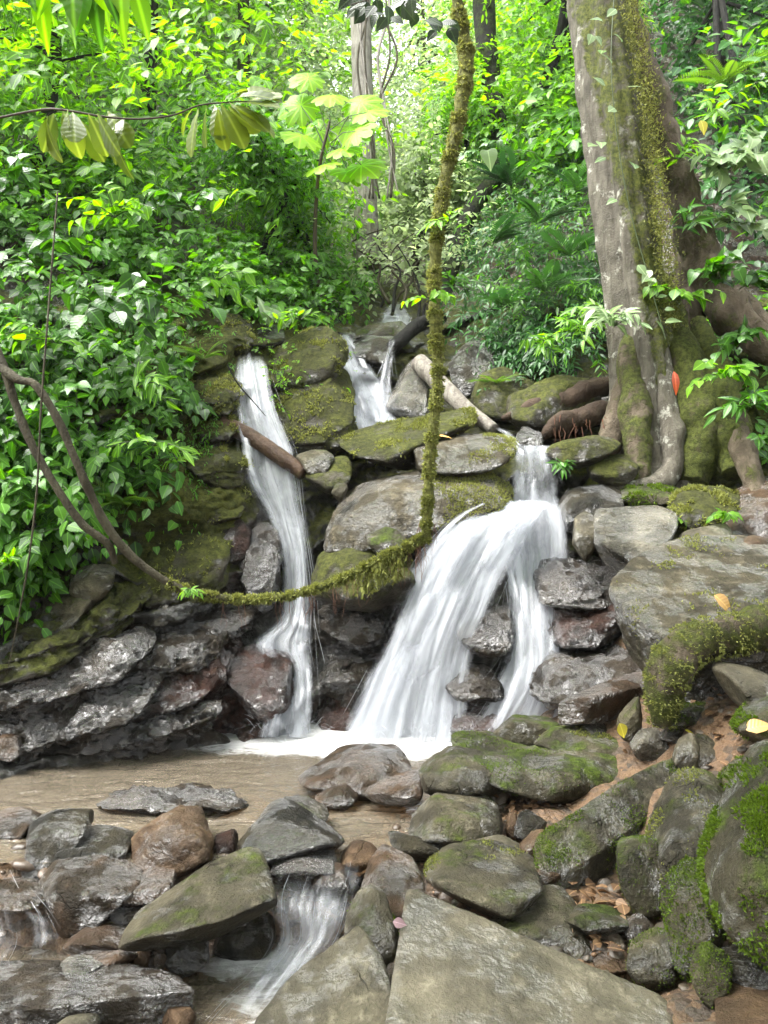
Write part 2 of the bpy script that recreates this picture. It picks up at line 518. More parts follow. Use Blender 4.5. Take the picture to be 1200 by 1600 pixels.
brown_a = np.maximum(brown_a, shade_soil_)
brown_a += .75 * blob(gx, gy, 880, 640, 120, 70) + .55 * blob(gx, gy, 1130, 480, 160, 120)
m_cliff = rock_mat((.06, .056, .046), (.022, .021, .018), rough=.36, wet=.75, strata=.6, moss_up=.5, attr=True, bump=1.7,
                   mossc=((.036, .042, .010), (.11, .115, .026)))
ridge_ = np.interp(gx, [-1500, -300, 150, 330, 430, 520, 600, 680, 760, 830, 950, 1300, 2800], [-500, -420, -260, -60, 60, 170, 225, 200, 110, -40, -220, -420, -500]) + 26 * fbm(np.stack([gx * .012, gx * 0, gx * 0], -1), 77, 4)
FQ = FQ[(gy[FQ] > ridge_[FQ]).all(1)]                             # the saddle at the head of the ravine lets the sky in
cliff = obj('cliff', make_mesh('cliff', FACE, FQ, m_cliff, attrs={'moss': np.clip(moss_a, 0, 1), 'brown': np.clip(brown_a, 0, 1)}))
tag(cliff, 'layered mossy rock face and hillside the stream falls over', kind='structure')

# ------------------------------------------------------------------ stream bed, right bank and the ground beyond
G = []
def gp(px, py, Y=None, z=None):
    G.append(at(px, py, Y) if z is None else atz(px, py, z))
for px in (-200, 0, 150, 300, 450, 600, 700):
    G.append(at(px, 1180, 5.2) * [1, 1, 0] + [0, 0, -.35])
    G.append(at(px, 1250, 4.6) * [1, 1, 0] + [0, 0, -.22])
for px in (-300, -100, 0, 100, 200, 300, 400): G.append(at(px, 1, 3.85) * [1, 1, 0] + [0, 0, -.02])
for px in (-300, 0, 200, 300, 600): G.append(at(px, 1, 3.3) * [1, 1, 0] + [0, 0, -.42])
for px in (-300, 0, 300, 600): G.append(at(px, 1, 2.6) * [1, 1, 0] + [0, 0, -.45])
for px in (455, 500, 545): G.append(at(px, 1, 3.75) * [1, 1, 0] + [0, 0, -.13]); G.append(at(px, 1, 3.5) * [1, 1, 0] + [0, 0, -.33])
for a in ((650, 1290, 4.15), (760, 1240, 4.35), (850, 1270, 4.1), (640, 1340, 3.8), (700, 1330, 3.8), (930, 1400, 3.25), (900, 1460, 3.0), (960, 1480, 2.85), (1000, 1560, 2.7), (1100, 1570, 2.5),
          (1200, 1600, 2.3), (1000, 1180, 4.4), (960, 1230, 4.1), (1120, 1090, 4.3), (1180, 1070, 4.2), (1000, 1080, 5.0), (900, 1130, 5.1), (800, 1165, 5.2), (1100, 1230, 3.7),
          (1200, 1150, 3.7), (1150, 1430, 2.8), (1300, 1100, 3.7), (1350, 900, 4.6), (1350, 1300, 2.6), (1200, 950, 5.3), (1050, 960, 5.9), (700, 1420, 3.2), (660, 1560, 2.6)):
    gp(*a)
G += [np.array(v, float) for v in ((0, 1.5, .0), (1.5, 1.5, .15), (3.2, 2.5, 1.2), (3.5, 4.5, 1.6), (-2.5, 2, -.4), (-4.5, 3.5, -.3), (-4.5, 5, .1), (-6, 2.5, .9), (0, 0, .1), (-3, 0, .1), (3, 0, .6), (0, -3, .2), (5, 0, 1.8), (-6, 0, 1), (-6, -6, 2), (6, -6, 3))]
G = np.array(G)
def ground_z(x, y):
    x, y = np.asarray(x, float), np.asarray(y, float)
    d2 = (x[:, None] - G[None, :, 0]) ** 2 + (y[:, None] - G[None, :, 1]) ** 2
    w = 1 / (d2 + .02) ** 2.0
    z = (w * G[None, :, 2]).sum(1) / w.sum(1)
    far = np.sqrt(x ** 2 + (y - 2) ** 2)
    return z * (1 - sstep(far, 7, 16)) + sstep(far, 7, 16) * (2.0 + .5 * np.sin(x * .3)) - sstep(y, 5.7, 6.6) * .9
xs = np.unique(np.concatenate([-np.geomspace(7, 240, 30), np.arange(-7, -3, .2), np.arange(-3, 3.2, .03), np.arange(3.2, 7, .2), np.geomspace(7, 240, 30)]))
ys = np.unique(np.concatenate([-np.geomspace(4, 240, 30), np.arange(-4, 1.6, .2), np.arange(1.6, 6.2, .03), np.arange(6.2, 9, .3), np.geomspace(9, 320, 30)]))
mx_, my_ = np.meshgrid(xs, ys)
mx_, my_ = mx_.ravel(), my_.ravel()
gz = np.concatenate([ground_z(mx_[i:i + 4000], my_[i:i + 4000]) for i in range(0, len(mx_), 4000)])
PG = np.stack([mx_, my_, gz], -1)
PG[:, 2] += fbm(PG * [2.5, 2.5, 1], 71, 4) * .06 + fbm(PG * 11, 72, 3) * .02
PG[:, 2] = np.where(my_ > 9, np.minimum(PG[:, 2], 1.0), PG[:, 2])
PG[:, 2] = np.where((my_ > 6.2) & (my_ < 60) & (np.abs(mx_) < 40), -1.2, PG[:, 2])   # under the ravine face
kx = len(xs)
ii = (np.arange(len(ys) - 1)[:, None] * kx + np.arange(kx - 1)[None, :]).ravel()
def ground_mat():
    m, nt = new_mat('stream_bed'); g = N(nt)
    pos = g.n('ShaderNodeNewGeometry').outputs['Position']
    v = g.n('ShaderNodeTexVoronoi', {'Vector': pos, 'Scale': 26.0, 'Randomness': 1.0})
    v2 = g.n('ShaderNodeTexVoronoi', {'Vector': pos, 'Scale': 70.0})
    big = g.noise(pos, 2.2, 5, .6)
    c = g.mix(g.ss(big, .4, .62), (.13, .075, .038), (.06, .04, .025))
    sepc = g.n('ShaderNodeSeparateColor', {0: v.outputs['Color']})
    c = g.mix(g.math('MULTIPLY', sepc.outputs[0], .6), c, (.19, .115, .06))
    c = g.mix(g.math('MULTIPLY', g.ss(sepc.outputs[1], .6, .9), .8), c, (.05, .04, .03))
    h = g.math('ADD', g.math('MULTIPLY', v.outputs['Distance'], -.6), g.math('MULTIPLY', v2.outputs['Distance'], -.3))
    h = g.math('ADD', h, g.math('MULTIPLY', g.noise(pos, 60, 5, .7), .6))
    bp = g.n('ShaderNodeBump', {'Height': h, 'Strength': .9, 'Distance': .03})
    p = g.n('ShaderNodeBsdfPrincipled', {'Base Color': c, 'Roughness': .5, 'Normal': bp.outputs[0]})
    g.n('ShaderNodeOutputMaterial', {0: p.outputs[0]})
    return m
GROUND_QUADS = np.stack([ii, ii + 1, ii + kx + 1, ii + kx], -1)
ground = obj('ground', make_mesh('ground', PG, GROUND_QUADS, ground_mat()))
tag(ground, 'brown sandy stream bed and bank between the rocks', kind='structure')

def zg(x, y):
    return float(ground_z(np.array([x]), np.array([y]))[0])

# ------------------------------------------------------------------ rocks
_ico = {}
def ico(sub):
    if sub not in _ico:
        bm = bmesh.new()
        bmesh.ops.create_icosphere(bm, subdivisions=sub, radius=1.0)
        _ico[sub] = (np.array([v.co[:] for v in bm.verts]), np.array([[v.index for v in f.verts] for f in bm.faces]))
        bm.free()
    return _ico[sub]

def hull_rock(pts, sub=5, p=16, rough=.05, seed=0, ledge=.0, freq=1.0, dent=.0, chips=22, facets=5):
    """a rock grown to fill the convex hull of pts, edges worn by p, surface broken by noise"""
    pts = np.asarray(pts, float)
    c = (pts.max(0) + pts.min(0)) / 2
    X = pts - pts.mean(0)
    U = np.linalg.svd(X, full_matrices=False)[2]
    if np.linalg.det(U) < 0: U[2] *= -1
    Q = (pts - c) @ U.T
    lo, hi = Q.min(0), Q.max(0)
    mid, e = (lo + hi) / 2, np.maximum((hi - lo) / 2, 1e-3)
    c = c + mid @ U
    Q = (Q - mid) / e
    bm = bmesh.new()
    for q in Q: bm.verts.new(q)
    r = bmesh.ops.convex_hull(bm, input=bm.verts)
    bmesh.ops.recalc_face_normals(bm, faces=bm.faces)
    nn, dd = [], []
    for f in bm.faces:
        n_ = np.array(f.normal[:]); d_ = n_ @ np.array(f.verts[0].co[:])
        if d_ < 0: n_, d_ = -n_, -d_
        if d_ > 1e-4: nn.append(n_); dd.append(max(d_, .12))
    bm.free()
    nn, dd = np.array(nn), np.array(dd)
    # merge near-equal planes so that the worn edges stay even
    key = np.round(np.c_[nn, dd], 1)
    _, idx = np.unique(key, axis=0, return_index=True)
    nn, dd = nn[idx], dd[idx]
    rg_ = rng(seed)
    nf = norm(rg_.normal(size=(max(facets, 1), 3)))                      # broken facets
    sup = (Q @ nf.T).max(0)
    nn = np.vstack([nn, nf]); dd = np.concatenate([dd, np.maximum(sup * (rg_.uniform(.84, .98, len(sup)) if facets else np.full(len(sup), 1.5)), .2)])
    D, F = ico(sub)
    # spread the sampling so that flat sides stay sampled
    def grow_out(nn, dd, p):
        t = np.maximum(D @ nn.T, 1e-6) / dd[None, :]
        w = t ** p
        return w.sum(1) ** (-1 / p), w
    rad, w = grow_out(nn, dd, p)
    if chips:                                               # flakes broken off the surface
        ln_ = norm((w / w.sum(1, keepdims=True)) @ nn)
        pick = rg_.integers(0, len(D), chips)
        cn = norm(ln_[pick] + rg_.normal(size=(chips, 3)) * .2)
        cd = (cn * (D * rad[:, None])[pick]).sum(1) * rg_.uniform(.955, .995, chips)
        ok = cd > .25
        rad, w = grow_out(np.vstack([nn, cn[ok]]), np.concatenate([dd, cd[ok]]), p * 1.3)
    V = D * rad[:, None]
    V = V - (V.max(0) + V.min(0)) / 2
    V = V / ((V.max(0) - V.min(0)) / 2) * .99
    W = (V * e) @ U
    size = e.mean()
    out = norm((D / e) @ U)
    S = W / size * freq
    if dent: W = W + out * (-dent * size * np.clip(fbm(S * 1.1, seed + 9, 2) - .05, 0, 1))[:, None]
    W = W + out * (size * (rough * fbm(S * 1.5, seed, 4) + rough * .7 * fbm(S * 4.5, seed + 5, 3, ridged=True) * .6 + rough * .25 * fbm(S * 14, seed + 7, 2)))[:, None]
    if ledge:
        n0 = norm(U[np.argmin(e)])
        s = (W @ n0) / (size * .16) + fbm(S, seed + 3, 2) * 1.2
        k = np.floor(s); f = s - k
        h = _hash(k.astype(np.int64), k.astype(np.int64) * 0, k.astype(np.int64) * 0, seed)
        h2 = _hash(k.astype(np.int64) + 1, k.astype(np.int64) * 0, k.astype(np.int64) * 0, seed)
        st = h * (1 - sstep(f, .75, 1)) + h2 * sstep(f, .75, 1)
        side = W - np.outer(W @ n0, n0)
        W = W + norm(side) * ((st - .5) * ledge * size)[:, None]
    return c, W, F

# palette of stone surfaces
def M(kind, seed=0):
    s = float(seed % 5)
    return {
     'grey':   rock_mat((0.093, 0.082, 0.054), (0.049, 0.043, 0.028), moss=.3, rough=.5, wet=.5, moss_up=.1, seed=s, pale=.4, bump=.9),
     'slab':   rock_mat(crack=0., tone=(0.129, 0.113, 0.078), tone2=(0.076, 0.068, 0.046), moss=.04, rough=.45, wet=.55, moss_up=.05, seed=s, pale=.35, bump=.8),
     'greym':  rock_mat((0.077, 0.067, 0.041), (0.029, 0.025, 0.016), moss=.35, rough=.34, wet=.6, moss_up=.3, seed=s, bump=1.7, pale=.4),
     'moss':   rock_mat((0.063, 0.054, 0.031), (0.022, 0.020, 0.010), moss=.4, rough=.38, wet=.6, moss_up=.4, seed=s, bump=1.7, pale=.35, mossc=((.03, .046, .008), (.10, .14, .02))),
     'dark':   rock_mat((0.030, 0.025, 0.014), (0.008, 0.008, 0.006), moss=.22, rough=.3, wet=.85, moss_up=.2, seed=s, bump=2.0),
     'wet':    rock_mat((0.040, 0.031, 0.021), (0.012, 0.010, 0.008), moss=.12, rough=.2, wet=.95, moss_up=.1, seed=s, bump=1.7, strata=.45),
     'brown':  rock_mat((0.066, 0.039, 0.021), (0.022, 0.015, 0.007), moss=.12, rough=.35, wet=.85, moss_up=.1, seed=s, bump=2.0),
     'red':    rock_mat((0.048, 0.022, 0.015), (0.013, 0.009, 0.007), moss=.1, rough=.25, wet=.85, moss_up=.1, seed=s, bump=2.2),
     'rust':   rock_mat((0.096, 0.060, 0.032), (0.044, 0.026, 0.014), moss=.05, rough=.45, wet=.4, moss_up=.0, seed=s, bump=1.4),
     'pale_shine':  rock_mat((0.152, 0.138, 0.105), (0.055, 0.052, 0.039), moss=.08, rough=.16, wet=1.0, moss_up=.0, seed=s, bump=2.6),  # wet gloss plus a paler base colour standing in for reflected sky
     'shelf':  rock_mat((0.065, 0.054, 0.032), (0.030, 0.025, 0.014), pale=.7, moss=.3, rough=.36, wet=.8, moss_up=.05, seed=s, strata=.4, bump=2.0, mossc=((.032, .04, .008), (.095, .11, .02))),  # strong pale patches paint the sky glare on the stone tops
     'cliff':  rock_mat((0.067, 0.060, 0.042), (0.031, 0.026, 0.020), moss=.58, rough=.36, wet=.5, moss_up=.3, seed=s, bump=1.6, strata=.5, mossc=((.032, .036, .009), (.10, .108, .024))),
    }[kind]

ROCKS = {}
_rs = [100]
def rock(key, label, poly, Y, mat, dep=None, tilt=.35, p=34, rough=.06, sub=5, name='rock', group=None, sink=.05, front=.86, edge=None, ledge=0., freq=1., dent=.0, cat='rock', grow=1.03, chips=22):
    """poly: outline in photo pixels; Y distance of its middle; tilt: how much farther the top lies; dep: half thickness along the sight line"""
    _rs[0] += 7
    poly = np.array(poly, float)
    cpx = (poly.max(0) + poly.min(0)) / 2
    poly = cpx + (poly - cpx) * grow
    hh = (poly[:, 1].max() - poly[:, 1].min()) / FPX * Y
    ww = (poly[:, 0].max() - poly[:, 0].min()) / FPX * Y
    if dep is None: dep = .38 * min(max(ww, hh * .8), 1.6 * hh + .1)
    pts = []
    r_ = rng(_rs[0])
    tf = r_.uniform(.22, .5) if edge is None else edge               # how far down the brow between top and front face lies
    top_, bot_ = poly[:, 1].min(), poly[:, 1].max()
    for q in poly:
        Yq = Y + tilt * (cpx[1] - q[1]) / FPX * Y
        pts.append(at(q[0], q[1], Yq))
        s = np.array([cpx[0] + (q[0] - cpx[0]) * front, top_ + tf * (bot_ - top_) + (1 - tf) * (q[1] - top_) * .97])
        Yf = Y + tilt * (cpx[1] - s[1]) / FPX * Y
        pts.append(at(s[0], s[1], Yf - dep * r_.uniform(.8, 1.1)))
        b = at(q[0], q[1], Yq) * .8 + at(cpx[0], cpx[1], Y) * .2
        pts.append(b + [0, dep, 0])
    low = max(pts, key=lambda a: -a[2])
    pts.append(np.array([at(cpx[0], cpx[1], Y)[0], Y, low[2] - sink]))
    c, W, F = hull_rock(pts, sub, p, rough, _rs[0], ledge, freq, dent, chips)
    o = obj(name, make_mesh(name, W, F, M(mat, _rs[0])), loc=c)
    tag(o, label, cat, group)
    ROCKS[key] = (o, W + c, F)
    return o

def slab(key, label, poly, mat, thick, p=22, rough=.03, sub=5, name='rock_slab', ledge=0., freq=1., group=None, cat='rock', spread=1.06, dent=0., chips=8, facets=2):
    """poly: outline of the upper face as (px, py, Y) points; the stone goes down by thick"""
    _rs[0] += 7
    top = np.array([at(*q) for q in poly])
    c0 = top.mean(0)
    bot = c0 + (top - c0) * spread - [0, 0, thick]
    mid = c0 + (top - c0) * (spread + .02) - [0, 0, thick * .35]
    c, W, F = hull_rock(np.vstack([c0 + (top - c0) * 1.02, mid, bot]), sub, p, rough, _rs[0], ledge, freq, dent, chips, facets)
    o = obj(name, make_mesh(name, W, F, M(mat, _rs[0])), loc=c)
    tag(o, label, cat, group)
    ROCKS[key] = (o, W + c, F)
    return o

# ---- front right: the big slab and the stones round it
slab('R1', 'broad flat grey slab filling the bottom edge, pointed at its far end', [(640, 1385, 3.0), (705, 1418, 2.9), (765, 1464, 2.78), (860, 1503, 2.68), (1000, 1538, 2.55), (1052, 1560, 2.5), (1068, 1605, 2.4), (1075, 1720, 2.1), (590, 1720, 2.05), (612, 1590, 2.35), (628, 1480, 2.68)], 'slab', .22, p=34, rough=.026, sub=6, spread=1.0, chips=0, facets=0, freq=1.5)
slab('F22', 'pointed grey boulder with dark moss streaks left of the big flat slab', [(535, 1438, 2.85), (560, 1462, 2.8), (592, 1508, 2.68), (606, 1555, 2.55), (612, 1720, 2.25), (360, 1720, 2.3), (400, 1600, 2.55), (440, 1548, 2.65)], 'grey', .3, p=34, rough=.03, sub=6, spread=1.02, chips=4, facets=0)
rock('R2', 'pale grey mottled boulder just behind the big flat slab', [(668, 1362), (690, 1340), (740, 1332), (790, 1345), (835, 1368), (850, 1386), (838, 1402), (800, 1434), (772, 1428), (740, 1418), (690, 1398), (668, 1378)], 3.25, 'greym', tilt=1.1, rough=.05)
rock('R3', 'dark angular block leaning against the pale mottled boulder', [(772, 1434), (850, 1384), (882, 1400), (908, 1432), (934, 1492), (924, 1504), (880, 1484), (828, 1458)], 3.08, 'greym', tilt=.7, p=36)
rock('R4', 'blocky grey wet stone at the right edge of the shallow pool', [(655, 1257), (690, 1246), (760, 1253), (792, 1268), (786, 1305), (742, 1320), (690, 1318), (646, 1308)], 3.95, 'greym', tilt=.5, p=39, rough=.035)
rock('R5', 'small dark brown stone at the foot of the blocky grey stone', [(616, 1306), (632, 1298), (650, 1308), (690, 1322), (680, 1338), (640, 1336), (618, 1328)], 3.75, 'dark', p=39)
rock('R6', 'narrow flat grey stone between blocky stone and mottled boulder', [(732, 1319), (760, 1310), (800, 1320), (834, 1340), (828, 1356), (790, 1346), (748, 1332)], 3.6, 'grey', tilt=.8, p=33)
rock('R7', 'smooth wet brown-grey stone between the cascade and the big slab', [(562, 1408), (580, 1350), (600, 1328), (640, 1345), (662, 1388), (645, 1402), (628, 1440), (600, 1432)], 3.3, 'brown', tilt=.9, p=30, rough=.03)
slab('R8', 'long mossy slab tilted diagonally among the right bank stones', [(848, 1300, 3.42), (935, 1246, 3.6), (1015, 1192, 3.85), (1050, 1182, 3.92), (1064, 1202, 3.85), (1060, 1236, 3.75), (1000, 1282, 3.55), (925, 1338, 3.35), (880, 1360, 3.28), (856, 1342, 3.3)], 'greym', .12, p=39, rough=.025, sub=6)
rock('R9', 'long ridged mossy stone with a broken edge beside the pool', [(712, 1147), (760, 1148), (830, 1160), (872, 1186), (982, 1184), (968, 1210), (920, 1242), (896, 1252), (845, 1245), (790, 1226), (782, 1200), (735, 1172)], 4.45, 'moss', tilt=.9, p=39, rough=.05, dent=.35)
rock('R10', 'grey rippled stone tucked under the long ridged mossy stone', [(658, 1206), (700, 1180), (740, 1174), (786, 1205), (786, 1230), (740, 1242), (690, 1244), (664, 1230)], 4.3, 'greym', tilt=.6, p=36)
rock('R11', 'small angular green-topped stone at the foot of the right fall', [(776, 1146), (805, 1117), (838, 1122), (872, 1126), (876, 1141), (850, 1162), (800, 1162)], 4.95, 'moss', p=39)
rock('R12', 'low mossy brown stone behind the long ridged stone', [(842, 1166), (880, 1145), (920, 1144), (960, 1160), (990, 1164), (992, 1184), (920, 1190), (880, 1186)], 4.65, 'moss', tilt=.6)
rock('R13', 'thin dark flat stone wedged behind the low mossy stone', [(884, 1140), (905, 1124), (940, 1128), (962, 1146), (955, 1158), (910, 1156)], 4.85, 'dark', p=33)
slab('R14', 'wet brown flat-topped rock under the overhanging boulder', [(878, 1090, 4.75), (928, 1064, 5.0), (1000, 1047, 5.2), (1030, 1054, 5.15), (1006, 1072, 4.95), (960, 1082, 4.78), (925, 1086, 4.7)], 'brown', .18, p=39, rough=.03)
rock('R15', 'upright narrow pale stone standing among the bank stones', [(965, 1150), (974, 1114), (994, 1087), (1005, 1108), (1001, 1145), (985, 1157)], 4.5, 'greym', tilt=.2, p=39)
rock('R16', 'small shiny wet stone beside the upright pale stone', [(990, 1160), (1002, 1142), (1028, 1138), (1046, 1156), (1040, 1174), (1016, 1184), (996, 1174)], 4.3, 'pale_shine', p=36)
rock('R17', 'thin stone with bright moss under the curving root', [(1028, 1128), (1060, 1108), (1090, 1096), (1120, 1094), (1124, 1106), (1090, 1122), (1060, 1134)], 4.25, 'moss', p=33)
rock('R17b', 'dark mossy block under the thin bright-moss stone', [(1042, 1150), (1060, 1126), (1100, 1118), (1135, 1122), (1130, 1150), (1080, 1162)], 4.3, 'dark', p=33)
rock('R18', 'squarish grey-green stone above the smooth upright oval stone', [(1080, 1160), (1100, 1148), (1148, 1156), (1160, 1178), (1146, 1198), (1100, 1200), (1082, 1184)], 3.95, 'greym', p=39)
rock('R18b', 'grey leaning stone left of the squarish grey-green stone', [(1054, 1184), (1062, 1158), (1082, 1146), (1094, 1160), (1090, 1196), (1070, 1206)], 3.9, 'grey', p=33)
rock('R19', 'smooth upright oval stone with a mossy foot', [(1026, 1372), (1034, 1290), (1060, 1226), (1090, 1202), (1124, 1210), (1136, 1250), (1120, 1302), (1082, 1362), (1046, 1402), (1028, 1396)], 3.25, 'greym', tilt=.6, p=13, rough=.03, sub=6)
rock('R20', 'rounded mossy stone under the smooth upright oval stone', [(964, 1330), (984, 1310), (1026, 1310), (1036, 1350), (1046, 1400), (1040, 1426), (1010, 1434), (985, 1402), (968, 1362)], 3.12, 'moss', p=15, rough=.03)
rock('R21', 'big rounded boulder with bright moss at the right edge', [(1120, 1342), (1150, 1262), (1200, 1190), (1265, 1178), (1310, 1350), (1290, 1500), (1205, 1500), (1150, 1442), (1124, 1384)], 2.7, 'moss', tilt=.4, p=15, rough=.03, sub=6)
rock('R22', 'upright stone furred with dark moss left of the big rounded boulder', [(1044, 1440), (1060, 1372), (1085, 1354), (1120, 1385), (1136, 1430), (1130, 1472), (1092, 1532), (1060, 1526)], 2.78, 'moss', tilt=.3, p=24)
rock('R23', 'squat grey-green block standing in the bank trickle', [(990, 1476), (1030, 1454), (1056, 1460), (1060, 1520), (1042, 1542), (1000, 1536), (988, 1514)], 2.72, 'greym', p=39, tilt=.4)
rock('R24', 'small pointed green stone at the lower right', [(1084, 1520), (1096, 1490), (1120, 1482), (1140, 1505), (1136, 1540), (1116, 1572), (1098, 1556)], 2.48, 'moss', p=21)
rock('R25', 'flat brown stone in the bottom right corner', [(1130, 1560), (1160, 1540), (1240, 1540), (1260, 1640), (1150, 1640), (1126, 1600)], 2.35, 'rust', tilt=1.2, p=24, rough=.03)
rock('R26', 'dark wedge of stone under the big rounded boulder', [(1128, 1500), (1170, 1490), (1230, 1500), (1230, 1548), (1150, 1536)], 2.55, 'dark', p=30)
rock('R27', 'mossy stone between oval stone and big right boulder', [(1128, 1222), (1150, 1190), (1180, 1184), (1192, 1200), (1172, 1236), (1142, 1244)], 3.35, 'moss', p=21)
rock('R28', 'pale worn stone shaped like a log at the right edge', [(1130, 1056), (1142, 1038), (1200, 1052), (1250, 1076), (1250, 1104), (1200, 1102), (1145, 1088)], 4.0, 'grey', p=21, rough=.03)
rock('R29', 'mossy green stone at the right edge below the pale worn stone', [(1158, 1140), (1180, 1104), (1240, 1085), (1270, 1130), (1230, 1156), (1175, 1154)], 3.7, 'moss', p=21)
rock('R30', 'brown submerged stone beside the trickle under the slab', [(884, 1442), (905, 1420), (950, 1424), (985, 1442), (960, 1452), (905, 1452)], 3.0, 'moss', p=24, tilt=.8)
rock('R31', 'flat ochre stone in the trickle behind the big slab', [(925, 1500), (940, 1482), (985, 1478), (1000, 1498), (985, 1516), (945, 1518)], 2.85, 'rust', p=33, tilt=1.2)
rock('R32', 'low ochre stone in the trickle near the dark angular block', [(915, 1470), (935, 1452), (980, 1452), (992, 1466), (960, 1478), (928, 1482)], 2.98, 'rust', p=33, tilt=1.2)
rock('R33', 'glossy dark pebble stone in the bank trickle', [(976, 1462), (990, 1438), (1016, 1436), (1026, 1452), (1010, 1472), (986, 1474)], 2.92, 'wet', p=27)
rock('R34', 'ochre upright chip beside the blocky grey stone', [(790, 1300), (794, 1272), (806, 1270), (812, 1298), (804, 1310)], 3.9, 'rust', p=33, sub=4)
rock('R35', 'dark brown stone between ochre chip and diagonal slab', [(806, 1304), (812, 1276), (830, 1270), (852, 1286), (846, 1306), (822, 1310)], 3.85, 'dark', p=36, sub=4)
rock('R36', 'pale ochre stone at the lower end of the diagonal slab', [(812, 1326), (836, 1306), (856, 1304), (858, 1320), (838, 1338)], 3.6, 'rust', p=30, sub=4)
rock('R37', 'shiny brown stone under the tip of the diagonal slab', [(832, 1372), (846, 1354), (870, 1354), (878, 1374), (862, 1388), (842, 1386)], 3.3, 'brown', p=27, sub=4)

# ---- right bank, behind
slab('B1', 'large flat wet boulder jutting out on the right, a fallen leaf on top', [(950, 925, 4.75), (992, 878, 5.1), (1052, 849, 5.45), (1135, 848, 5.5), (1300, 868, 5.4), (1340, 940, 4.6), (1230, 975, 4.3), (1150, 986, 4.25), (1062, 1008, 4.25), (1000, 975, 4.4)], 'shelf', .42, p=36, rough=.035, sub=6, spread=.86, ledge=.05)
rock('B2', 'bright wet stone facing the light beside the right fall', [(930, 862), (938, 788), (952, 778), (985, 782), (1058, 800), (1056, 830), (1018, 856), (980, 888), (948, 878)], 5.95, 'pale_shine', tilt=.75, p=39, rough=.035)
rock('B3', 'small rounded grey stone left of the bright wet stone', [(896, 850), (899, 812), (914, 800), (930, 806), (930, 848), (916, 866)], 6.05, 'grey', p=21)
rock('B4', 'low ledge stone furred with moss above the bright wet stone', [(970, 778), (985, 764), (1040, 758), (1066, 762), (1060, 780), (1010, 790)], 6.5, 'moss', p=27)
rock('B5', 'mossy earth-covered rock below the big tree roots', [(1050, 800), (1064, 772), (1110, 762), (1152, 772), (1156, 800), (1120, 826), (1070, 832)], 6.2, 'cliff', p=18, rough=.07)
rock('B5b', 'greyish flat stone behind the large jutting boulder', [(1060, 848), (1080, 826), (1130, 820), (1150, 836), (1140, 856), (1090, 862)], 5.75, 'grey', p=24)
rock('B5c', 'rust brown rounded stone at the end of the jutting boulder', [(1146, 858), (1160, 842), (1188, 838), (1206, 848), (1200, 864)], 5.5, 'rust', p=21, sub=4)
rock('B5d', 'brown wet earth bank rock under the root arch', [(1110, 830), (1150, 770), (1230, 760), (1260, 850), (1180, 870)], 6.1, 'brown', p=18, rough=.07)
rock('B6', 'long rounded mossy stone beside the lip of the right fall', [(852, 706), (880, 688), (930, 679), (964, 687), (972, 700), (940, 716), (872, 720)], 6.75, 'cliff', p=18)
rock('B7', 'dark green rounded stone under the long rounded mossy stone', [(920, 732), (940, 712), (980, 708), (1000, 728), (984, 750), (934, 750)], 6.75, 'cliff', p=18)
rock('B8', 'dark wet pointed stone at the very lip of the right fall', [(806, 690), (812, 664), (826, 662), (850, 682), (846, 700), (820, 702)], 7.0, 'dark', p=36, sub=4)
rock('B9', 'wet stepped ledge right of the right fall, below bright stone', [(842, 900), (870, 876), (930, 880), (965, 900), (968, 940), (900, 950), (850, 936)], 6.25, 'wet', p=30, rough=.15, grow=1.18, tilt=.8, ledge=.12)
rock('B10', 'rusty wet ledge stone right of the fall at mid height', [(855, 985), (880, 945), (950, 935), (968, 970), (955, 1000), (890, 1004)], 6.0, 'red', p=30, rough=.15, grow=1.18, tilt=.8, ledge=.12)
rock('B11', 'long shiny black ledge sloping down to the right fall foot', [(840, 1080), (870, 1030), (935, 1004), (1000, 1010), (1005, 1040), (930, 1062), (880, 1090)], 5.75, 'wet', p=30, rough=.15, grow=1.18, tilt=.9, ledge=.1)
rock('B12', 'dark green wet slab under the tree roots by the fall', [(872, 790), (890, 760), (950, 752), (978, 764), (965, 785), (900, 812), (876, 820)], 6.55, 'dark', p=27, tilt=.6)
rock('B13', 'rounded wet rock parting the right fall at mid height', [(714, 985), (735, 958), (775, 950), (806, 958), (812, 1000), (790, 1025), (735, 1022)], 6.0, 'wet', p=18, rough=.13, grow=.92)
rock('B14', 'glossy black rock low between the two strands of the right fall', [(694, 1068), (712, 1042), (750, 1036), (785, 1050), (790, 1085), (740, 1098), (704, 1090)], 5.9, 'wet', p=21, rough=.13, grow=.92)
rock('B15', 'dark pyramid of rock under the split of the right fall', [(748, 905), (762, 846), (775, 838), (800, 862), (812, 905), (800, 950), (752, 945)], 6.45, 'dark', p=39)
rock('B16', 'brown wet foot rock at the waterline under the right fall', [(700, 1140), (720, 1108), (780, 1098), (812, 1120), (800, 1150), (730, 1155)], 5.85, 'red', p=21, rough=.13, grow=1.06)

